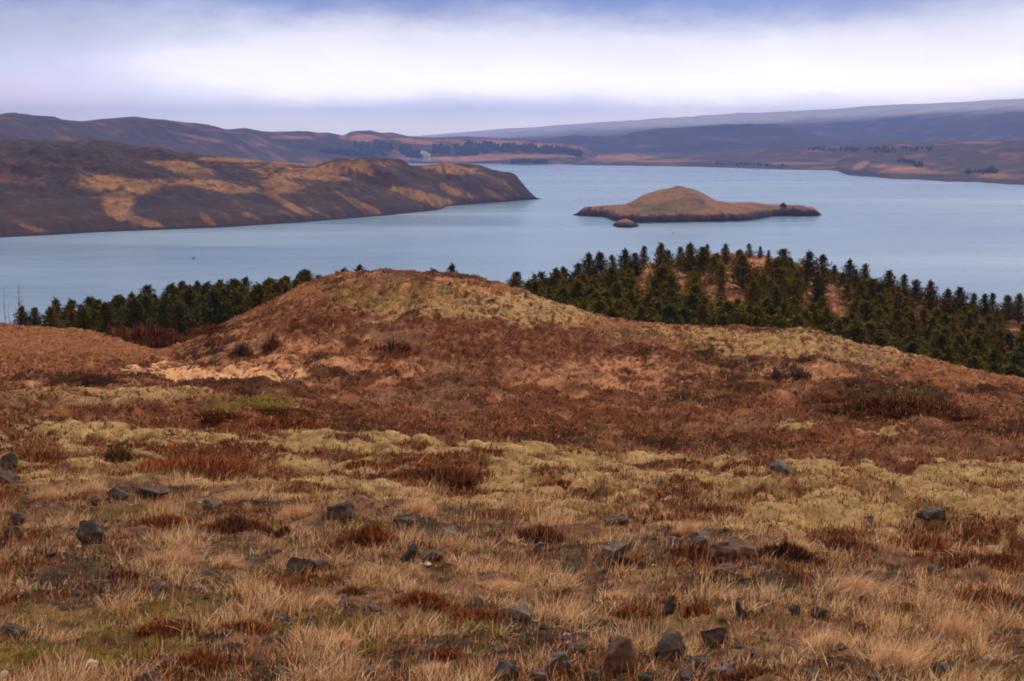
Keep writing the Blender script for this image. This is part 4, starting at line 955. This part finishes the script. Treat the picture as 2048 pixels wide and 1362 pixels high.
def rock_mesh(seed, sx, sy, sz, smooth=0.0, rnd=12):
    r = random.Random(seed); bm = bmesh.new()
    for i in range(rnd):
        v = [r.gauss(0, 1) for _ in range(3)]; l = math.sqrt(sum(a * a for a in v)); f = r.uniform(.82, 1.0)
        bm.verts.new([v[0] / l * f, v[1] / l * f, v[2] / l * f])
    ret = bmesh.ops.convex_hull(bm, input=bm.verts)
    bmesh.ops.delete(bm, geom=[g for g in ret['geom_interior'] if isinstance(g, bmesh.types.BMVert)], context='VERTS')
    mn = [min(v.co[i] for v in bm.verts) for i in range(3)]; mxx = [max(v.co[i] for v in bm.verts) for i in range(3)]
    for v in bm.verts:
        for i, s_ in enumerate((sx, sy, sz)): v.co[i] = ((v.co[i] - mn[i]) / (mxx[i] - mn[i]) - .5) * s_
    bmesh.ops.bevel(bm, geom=list(bm.edges), offset=min(sx, sz) * (.03 + smooth * .1), segments=1 + int(smooth > 0) * 2, affect='EDGES', profile=.6, clamp_overlap=True)
    for v in bm.verts:
        for i, s_ in enumerate((sx, sy, sz)): v.co[i] = max(-.52 * s_, min(.52 * s_, v.co[i]))
    bmesh.ops.triangulate(bm, faces=bm.faces[:])
    bmesh.ops.subdivide_edges(bm, edges=bm.edges[:], cuts=3, use_grid_fill=True)
    bm.verts.ensure_lookup_table()
    co = np.array([v.co[:] for v in bm.verts]); s_ = max(sx, sz)
    dn = perlin(co[:, 0] / s_ * 4 + seed, co[:, 1] / s_ * 4 + co[:, 2] / s_ * 4, seed) * .06 * s_ + perlin(co[:, 0] / s_ * 11, co[:, 2] / s_ * 11 + co[:, 1] / s_ * 7, seed + 3) * .030 * s_
    bm.normal_update()
    for v, d_ in zip(bm.verts, dn): v.co += v.normal * d_
    me = bpy.data.meshes.new('rock'); bm.to_mesh(me); bm.free()
    return me
ROCKS = [  # column, base row, width, height, tone, tilt, smoothness, label
    (680, 1046, 64, 46, 'd', .1, 0, 'angular dark rock with a lit top on the grassy lip left of centre'), (176, 1088, 62, 54, 'd', .2, 0, 'upright dark angular boulder at the left'), (236, 998, 52, 26, 'g', 0, 0, 'flat grey slab left of the dark ledge'),
    (300, 1000, 74, 24, 'd', 0, 0, 'dark ledge rock beside the flat grey slab'), (424, 1020, 46, 24, 'g', -.1, 0, 'pale flat slab with a slanting face'), (188, 1012, 28, 18, 'd', 0, 0, 'small dark stone left below the flat grey slab'),
    (30, 1052, 40, 28, 'd', 0, 0, 'upper of the two dark stones at the left edge'), (22, 1078, 40, 26, 'd', 0, 0, 'lower of the two dark stones at the left edge'), (12, 940, 44, 36, 'd', .1, .2, 'large dark rock cut by the left edge beside the moss'), (10, 968, 50, 26, 'd', 0, 0, 'dark rock under the one cut by the left edge'),
    (390, 1044, 24, 16, 'd', 0, 0, 'small round dark stone below the pale flat slab'), (822, 1124, 44, 38, 'd', .25, 0, 'dark pointed stone, left of a touching pair in the centre'), (866, 1120, 48, 20, 'd', 0, 0, 'low flat stone, right of the touching pair'),
    (806, 1050, 56, 18, 'd', 0, 0, 'long low rock under the biggest tussock'), (895, 1080, 60, 22, 'g', 0, 0, 'grey flat stone in the bare soil of the lip'), (1470, 1128, 108, 52, 'b', .05, .8, 'big rounded red-brown boulder at the right'), (1405, 1092, 56, 28, 'g', .1, 0, 'grey stone leaning on the left of the rounded boulder'),
    (1462, 1160, 80, 30, 'b', .2, 0, 'brown sloping stone below the rounded boulder'), (1600, 1124, 40, 18, 'd', .2, 0, 'thin dark stone right of the rounded boulder'), (1082, 1108, 36, 24, 'g', 0, .3, 'small pale-topped stone in the bank'), (1238, 1118, 70, 30, 'g', 0, 0, 'flat grey rock in the bank right of centre'),
    (1232, 1050, 60, 18, 'd', 0, .3, 'low dark rock on the grass above the bank'), (1562, 946, 46, 24, 'u', 0, .2, 'bluish stone sitting in the right moss'), (1314, 972, 30, 16, 'u', 0, .3, 'small grey stone in the heather left of the bluish stone'), (1862, 1046, 70, 26, 'd', .15, .2, 'dark rock half sunk in the moss near the right edge'),
    (1745, 1050, 44, 12, 'd', 0, 0, 'thin dark rock in red heather'), (1336, 1232, 30, 50, 'd', .25, 0, 'upright narrow slab leaning right'), (1484, 1240, 20, 46, 'd', -.35, 0, 'thin slab leaning left in dry grass'), (1432, 1294, 68, 42, 'd', .05, 0, 'solid dark block at the lower right centre'),
    (1340, 1330, 66, 76, 'd', .1, 0, 'tallest dark rock at the bottom'), (1240, 1348, 86, 78, 'b', -.15, 0, 'large brown rock at the bottom left of the tallest'), (1008, 1366, 74, 40, 'd', 0, .3, 'smooth dark rock at the bottom edge'), (1118, 1345, 62, 44, 'g', .1, 0, 'grey block at the bottom between smooth and brown rocks'),
    (1150, 1316, 60, 30, 'd', -.1, 0, 'dark slab above the grey block'), (1188, 1366, 50, 24, 'd', 0, 0, 'dark stone at the bottom edge under the brown rock'), (1076, 1366, 50, 26, 'g', 0, 0, 'flat grey stone at the bottom edge'), (1300, 1366, 60, 26, 'd', 0, 0, 'flat dark stone below the tallest rock'),
    (1392, 1340, 60, 30, 'd', .1, 0, 'dark angular stone right of the tallest rock'), (1440, 1362, 70, 30, 'u', 0, 0, 'bluish grey stone at the bottom edge'), (1375, 1366, 46, 22, 'd', 0, 0, 'small dark stone at the bottom between larger ones'), (1625, 1366, 60, 26, 'd', .1, .3, 'rounded dark stone at the bottom in golden grass'),
    (1885, 1360, 56, 32, 'd', .1, .2, 'dark stone at the bottom right'), (1752, 1366, 40, 18, 'd', 0, 0, 'small dark stone at the bottom right centre'), (2032, 1245, 44, 54, 'd', 0, 0, 'dark rock cut by the right edge'), (1870, 1150, 40, 20, 'd', 0, 0, 'small dark stone under the right heather'),
    (1640, 1240, 40, 26, 'd', 0, .3, 'round dark stone in the right grass'), (1590, 1232, 28, 24, 'd', 0, .2, 'small dark stone left of the round one'), (1700, 1232, 34, 20, 'g', 0, 0, 'low grey stone right of the round one'), (1040, 1240, 60, 26, 'g', .2, 0, 'grey sloping slab below centre'), (950, 1214, 36, 22, 'u', .2, 0, 'small bluish slab right of the round rust bush'),
    (750, 1222, 34, 14, 'g', 0, 0, 'small flat grey stone left of the round rust bush'), (600, 1146, 70, 30, 'd', .1, .2, 'dark hump of rock left of the centre pair'), (196, 1186, 60, 22, 'd', 0, 0, 'low dark stone in the left soil'), (310, 1180, 50, 16, 'g', 0, 0, 'flat grey stone in the left soil'), (20, 1120, 40, 18, 'd', 0, 0, 'flat dark stone low at the left edge'),
    (100, 1115, 26, 10, 'd', 0, 0, 'slim dark stone below the left boulder'), (20, 1280, 60, 30, 'd', 0, .2, 'broad dark rock low at the left edge'), (640, 1140, 44, 22, 'd', 0, 0, 'dark stone right of the hump of rock'), (38, 1172, 14, 12, 'p', 0, .6, 'small cream stone, upper of three at the left'), (42, 1190, 15, 12, 'p', 0, .6, 'small cream stone, middle of three at the left'),
    (32, 1200, 14, 9, 'p', 0, .6, 'small cream stone, lowest of three at the left'), (182, 1338, 30, 20, 'p', 0, .6, 'round cream stone at the bottom left'), (118, 1346, 16, 10, 'p', 0, .6, 'tiny cream stone left of the round cream one'), (8, 1356, 24, 14, 'p', 0, .5, 'cream stone in the bottom left corner'), (405, 1358, 10, 9, 'p', 0, .6, 'tiny pale pebble under the bright rust heather'),
    (290, 1366, 50, 22, 'g', 0, 0, 'grey stone at the bottom edge right of the cream one'), (740, 1356, 40, 24, 'd', 0, 0, 'dark stone at the bottom left of centre'), (790, 1338, 26, 18, 'd', 0, 0, 'small dark stone above the bottom left-centre one'), (330, 1330, 50, 16, 'd', 0, 0, 'flat dark stone left of the bright rust heather'),
    (560, 1240, 26, 14, 'g', 0, 0, 'small grey stone in pale moss, lower left'), (1160, 1225, 30, 18, 'g', 0, 0, 'little grey stone right of the sloping slab'), (1110, 1285, 24, 16, 'b', 0, .4, 'small round brown stone above the bottom cluster'), (1500, 1316, 30, 16, 'd', 0, 0, 'small dark stone below the solid block')]
rk = []
for i, (px, py, wp, hp, tone, tilt, sm, lb) in enumerate(ROCKS):
    x, y, z = hit(px, min(py, 1361) if py < 1362 else py); s = y / F
    W_, H_ = wp * s * .98, hp * s * .88
    me = rock_mesh(500 + i, W_, W_ * random.uniform(.6, .9), H_ * 1.6, sm, 14 if sm < .5 else 90)
    me.materials.append(RM[tone])
    for p in me.polygons: p.use_smooth = sm > .5
    o = bpy.data.objects.new('rock', me); C.objects.link(o); o.location = (x, y + W_ * .3, z + H_ * .24); o.rotation_euler = (random.uniform(-.1, .1), tilt, random.uniform(-.4, .4))
    thing(o, lb, 'rock', 'rocks scattered on the near ground'); rk.append((x, y))
# grass and debris grown in round the foot of the stones
gp = []
for (x0, y0), rr in zip(rk, ROCKS):
    w_ = rr[2] * y0 / F
    if w_ < .1: continue
    n = int(160 * w_ / .3) + 30; a = rng.uniform(0, 6.28, n); q = rng.uniform(.45, .8, n) * w_
    gx = x0 + q * np.cos(a); gy = y0 + w_ * .3 + q * .7 * np.sin(a); gz = height(gx, gy)
    gp.append(blades(np.stack([gx, gy, gz], -1), dirs(n, .8, bias=(.2, -.1)), rng.uniform(.04, .13, n), rng.uniform(.0025, .005, n), jitter(np.array([STRW[0], RUST[0], STRW[1], DARKH[0]])[rng.integers(0, 4, n)], n, .3), .1, 2))
V, T, c = join(gp); stuff(mesh_np('dry_grass', V, T, M_grass, c, False, upn=True), 'wisps of dry grass round the feet of the stones', 'grass')
# gravel: countless small stones
x, y, z, W, px, py = scatter(24000, 4.9, 16)
kp = rng.uniform(size=len(x)) < np.clip(W['GRAVEL'] * 1.1 + .02, 0, 1) * .42
x, y, z = x[kp], y[kp], z[kp]; n = len(x)
ico = np.array([[0, 0, 1], [.9, 0, .1], [.2, .95, 0], [-.9, .3, .15], [-.3, -.9, 0], [.5, -.75, .2], [0, 0, -.8]]); it = np.array([[0, 1, 2], [0, 2, 3], [0, 3, 4], [0, 4, 5], [0, 5, 1], [6, 2, 1], [6, 3, 2], [6, 4, 3], [6, 5, 4], [6, 1, 5]])
sz = .008 + .03 * rng.uniform(size=n) ** 3 ; V = ico[None] * (1 + rng.normal(0, .22, (n, 7, 3)))
a = rng.uniform(0, 6.28, n); V = np.stack([V[..., 0] * np.cos(a)[:, None] - V[..., 1] * np.sin(a)[:, None], V[..., 0] * np.sin(a)[:, None] + V[..., 1] * np.cos(a)[:, None], V[..., 2] * .6], -1) * sz[:, None, None] + np.stack([x, y, z + sz * .2], -1)[:, None]
T = (it[None] + (np.arange(n) * 7)[:, None, None]).reshape(-1, 3)
gc = np.where(rng.uniform(size=(n, 1)) < .06, np.array(srgb(196, 176, 160)), np.array(srgb(98, 84, 80))); gc = jitter(gc, n, .35, .05)
stuff(mesh_np('gravel', V.reshape(-1, 3), T, M_ground, np.repeat(gc, 7, 0), False), 'small dark stones strewn over the bare soil of the near ground', 'gravel')

# ------------------------------------------------------------------ far things: woods, buildings, steam, island growth
dg = bpy.context.evaluated_depsgraph_get()
from mathutils import Vector
from mathutils.bvhtree import BVHTree
def bvh(name): return BVHTree.FromObject(bpy.data.objects[name], dg)
BV = {k: bvh(k) for k in ('left_range', 'lakeside_slope', 'island', 'headland', 'far_point')}
def cast(name, px, py):
    v = (py - 681) / F; u = (px - 1024) / F
    d = Vector((u, CP - v * SP, -SP - v * CP)).normalized()
    h = BV[name].ray_cast(Vector((0, 0, CAMZ)), d); return h[0]
M_wood = mat_attr('far_pines', .95, 0, 0, .2, .05)
def far_wood(on, shapes, n, h, label, seed):
    r = np.random.default_rng(seed); parts = []; cnt = 0
    while cnt < n:
        cx, cy, rx, ry, sl = shapes[int(r.integers(0, len(shapes)))]
        dx = r.uniform(-1, 1); dy = r.uniform(-1, 1); cnt += 1
        if dx * dx + dy * dy > 1 + .5 * math.sin(dx * 9 + cx): continue
        px, py = cx + dx * rx, cy + dy * ry + sl * dx * rx
        p = cast(on, px, py)
        if p is None: continue
        hh_ = h * r.uniform(.6, 1.3); rr = hh_ * r.uniform(.3, .5); k = 6; a = np.arange(k) / k * 6.28 + r.uniform(0, 1)
        jr = rr * r.uniform(.7, 1.3, k)
        V = np.concatenate([np.stack([jr * np.cos(a), jr * np.sin(a), np.zeros(k) - .5], -1), np.stack([jr * .75 * np.cos(a + .4), jr * .75 * np.sin(a + .4), np.full(k, hh_ * .55)], -1), [[0, 0, hh_]]]) + np.array(p)
        T = [(i, (i + 1) % k, k + i) for i in range(k)] + [((i + 1) % k, k + (i + 1) % k, k + i) for i in range(k)] + [(k + i, k + (i + 1) % k, 2 * k) for i in range(k)]
        parts.append((V, np.array(T), np.tile(np.array([.038, .055, .045]) * r.uniform(.7, 1.4), (len(V), 1))))
    V, T, c = join(parts); return stuff(mesh_np('far_wood', V, T, M_wood, c, False), label, 'wood')
far_wood('left_range', [(960, 296, 50, 10, .02), (1020, 297, 60, 8, .02), (1080, 300, 60, 7, .07), (930, 305, 24, 7, 0), (1140, 305, 30, 6, .2), (880, 300, 20, 8, .1)], 1900, 8.5, 'dark conifer wood on the far shore hillside right of the steam', 1)
far_wood('left_range', [(815, 305, 14, 9, .3), (700, 308, 60, 5, .1), (835, 312, 10, 8, 0), (740, 300, 30, 8, .3), (770, 294, 20, 6, .3)], 900, 10, 'thin dark conifer wood on the far shore left of the steam', 2)
far_wood('far_point', [(1035, 324, 25, 2, 0), (1080, 325, 14, 1.5, 0)], 220, 8, 'dark trees on the low point of the far shore', 3)
far_wood('lakeside_slope', [(1640, 298, 34, 4, .05), (1700, 300, 20, 3, 0), (1770, 303, 22, 3, 0), (1750, 298, 50, 2, 0), (1830, 298, 40, 3, .02), (1810, 324, 20, 2, .15), (1838, 331, 9, 3, 0), (1984, 340, 5, 2, 0), (1960, 345, 40, 2, 0), (1500, 330, 70, 2, .03)], 420, 6, 'scattered dark conifer groups on the right lakeside slope', 4)
p = cast('island', 1567, 415)
if p:
    V, T, c = clump(5.0, 4.5, 4.6, 1500, .25, .35, [srgb(64, 52, 40), srgb(52, 48, 36)], 5, .4, .6)
    r_ = empty('round_tree', tuple(p)); thing(r_, 'single dark round tree on the low tail of the island', 'tree')
    mesh_np('crown', V + [0, 0, .6], T, M_veg, c, False, False, r_); a, b_, c2 = tube([(0, 0, -.5), (0, 0, 2)], [.25, .15], 6); mesh_np('trunk', a, b_, M_bark, None, True, False, r_)
for px, py, w_, lb in [(1180, 416, 3.2, 'dark rock outcrop at the left tip of the island'), (1203, 417, 4.4, 'low dark rock on the left spit of the island, right of two')]:
    p = cast('island', px, py)
    if p:
        me = rock_mesh(int(px), w_, w_ * .7, w_ * .45); me.materials.append(RM['d']); o = bpy.data.objects.new('rock', me); C.objects.link(o); o.location = (p[0], p[1], p[2] + .3); thing(o, lb, 'rock')
def box(x0, x1, y0, y1, z0, z1):
    V = np.array([(x, y, z) for z in (z0, z1) for y in (y0, y1) for x in (x0, x1)], float)
    T = np.array([(0, 1, 3), (0, 3, 2), (4, 7, 5), (4, 6, 7), (0, 5, 1), (0, 4, 5), (2, 3, 7), (2, 7, 6), (0, 2, 6), (0, 6, 4), (1, 5, 7), (1, 7, 3)]); return V, T, np.zeros((8, 3))
def gable(x0, x1, y0, y1, z0, z1, o=.4):
    V = np.array([(x0 - o, y0 - o, z0), (x1 + o, y0 - o, z0), (x1 + o, y1 + o, z0), (x0 - o, y1 + o, z0), (x0 - o, (y0 + y1) / 2, z1), (x1 + o, (y0 + y1) / 2, z1)], float)
    T = np.array([(0, 1, 5), (0, 5, 4), (2, 3, 4), (2, 4, 5), (0, 4, 3), (1, 2, 5), (0, 3, 2), (0, 2, 1)]); return V, T, np.zeros((6, 3))
M_wall = mat_plain('pale_cladding', srgb(186, 192, 200), srgb(200, 204, 210), .3); M_roof = mat_plain('blue_grey_roof', srgb(90, 108, 140), srgb(104, 120, 150), .3); M_win = mat_plain('dark_glass', srgb(40, 44, 54), srgb(54, 58, 66), .5, .2)
M_white = mat_plain('white_wall', srgb(225, 222, 218), srgb(235, 232, 230), .3)
def shed(px, py, Y, L, D, H, rf, label, wall=M_wall, roof=M_roof):
    x = float(x_at(px, py, Y)); z = float(z_at(py, Y)); r = empty('shed' if L > 20 else 'house', (x, Y, z)); thing(r, label, 'building')
    a, b_, _ = box(-L / 2, L / 2, 0, D, -4, H); mesh_np('wall', a, b_, wall, None, False, False, r)
    a, b_, _ = gable(-L / 2, L / 2, 0, D, H + .02, H + rf); mesh_np('roof', a, b_, roof, None, False, False, r)
    for i in range(max(2, int(L / 12))):
        q = -L / 2 + (i + .5) * L / max(2, int(L / 12)); a, b_, _ = box(q - 1.4, q + 1.4, -.12, .1, H * .35, H * .8); mesh_np('window', a, b_, M_win, None, False, False, r)
shed(838, 323, 3950, 52, 20, 6, 4, 'long pale industrial shed at the foot of the steam on the far shore')
shed(803, 323.5, 3960, 26, 16, 5, 3, 'small pale shed left of the long shed on the far shore')
shed(870, 324, 3940, 24, 14, 4, 3, 'low pale shed right of the steam on the far shore')
shed(2046, 350, 2450, 14, 9, 3, 3, 'small white house with a pale roof at the right edge of the lakeside slope', M_white, M_wall)
# steam: rising puffs of vapour, one closed body filled with thin white droplets
def steam(px, py, Y, pts, label, dens):
    bm = bmesh.new(); sc_ = Y / F
    for dx, dy, rr in pts:
        ret = bmesh.ops.create_icosphere(bm, subdivisions=3, radius=rr * sc_)
        for v in ret['verts']: v.co += Vector((dx * sc_, random.uniform(-.1, .1) * sc_ * rr, dy * sc_))
    me = bpy.data.meshes.new('steam'); bm.to_mesh(me); bm.free()
    o = bpy.data.objects.new('steam_plume', me); C.objects.link(o); o.location = (float(x_at(px, py, Y)), Y, float(z_at(py, Y)))
    rm = o.modifiers.new('remesh', 'REMESH'); rm.mode = 'VOXEL'; rm.voxel_size = 1.6 * sc_
    tx = bpy.data.textures.new('puffs', 'CLOUDS'); tx.noise_scale = 6 * sc_; dm = o.modifiers.new('puffs', 'DISPLACE'); dm.texture = tx; dm.strength = 3.5 * sc_; dm.texture_coords = 'LOCAL'
    m = bpy.data.materials.new('steam'); m.use_nodes = True; t = m.node_tree; t.nodes.clear(); oo = t.nodes.new('ShaderNodeOutputMaterial'); pv = t.nodes.new('ShaderNodeVolumePrincipled')
    pv.inputs['Color'].default_value = (1, .97, .96, 1); pv.inputs['Density'].default_value = dens; t.links.new(pv.outputs[0], oo.inputs['Volume']); me.materials.append(m)
    return stuff(o, label, 'steam')
steam(855, 324, 3900, [(0, 3, 4), (-1, 8, 5), (-4, 12, 5), (2, 13, 4.5), (-8, 17, 4), (-3, 18, 3.5), (-13, 19, 2.8), (-10, 22, 2.4), (4, 7, 3)], 'white steam billowing above the sheds on the far shore', .2)
steam(809, 318, 3900, [(0, 0, 1), (-.5, 3, 1.2), (-1, 6, 1.3), (-.5, 9, 1.0)], 'thin white wisp of steam left of the big one', .08)
# water birds
M_bird = mat_plain('dark_plumage', srgb(48, 42, 42), srgb(66, 58, 56), 5)
def bird(px, py, s, label):
    Y = YW(py); x = float(x_at(px, py, Y)); bm = bmesh.new()
    for c_, r_, sx, sz_ in (((0, 0, .12), .3, 1.5, .6), ((.38, 0, .42), .12, 1.2, 1), ((.3, 0, .25), .09, 1, 2.0), ((.56, 0, .41), .04, 2.2, .6), ((-.45, 0, .2), .1, 1.6, .7)):
        ret = bmesh.ops.create_icosphere(bm, subdivisions=2, radius=r_)
        for v in ret['verts']: v.co.x *= sx; v.co.z *= sz_; v.co += Vector(c_)
    me = bpy.data.meshes.new('bird'); bm.to_mesh(me); bm.free(); me.materials.append(M_bird)
    o = bpy.data.objects.new('water_bird', me); C.objects.link(o); o.location = (x, Y, 0); o.scale = (s, s, s); thing(o, label, 'bird')
bird(387, 515, 1.7, 'dark water bird floating on the lake off the left headland')
bird(1345, 465, 1.2, 'small dark water bird on the lake below the island')

# ------------------------------------------------------------------ the air
bm = bmesh.new(); bmesh.ops.create_cube(bm, size=1)
me = bpy.data.meshes.new('haze'); bm.to_mesh(me); bm.free()
hz_ = bpy.data.objects.new('haze', me); C.objects.link(hz_)
ztop = 385.0
hz_.location = (0, 7000, (ztop - 6) / 2); hz_.scale = (34000, 15000, ztop + 6)
m = bpy.data.materials.new('haze'); m.use_nodes = True; t = m.node_tree; t.nodes.clear()
oo = t.nodes.new('ShaderNodeOutputMaterial'); pv = t.nodes.new('ShaderNodeVolumePrincipled')
pv.inputs['Color'].default_value = (.27, .37, .82, 1); pv.inputs['Density'].default_value = 1.1e-4; pv.inputs['Anisotropy'].default_value = .1
t.links.new(pv.outputs[0], oo.inputs['Volume']); me.materials.append(m)
hz_['kind'] = 'stuff'; hz_['label'] = 'thin bluish air fading the far hills'; hz_['category'] = 'haze'
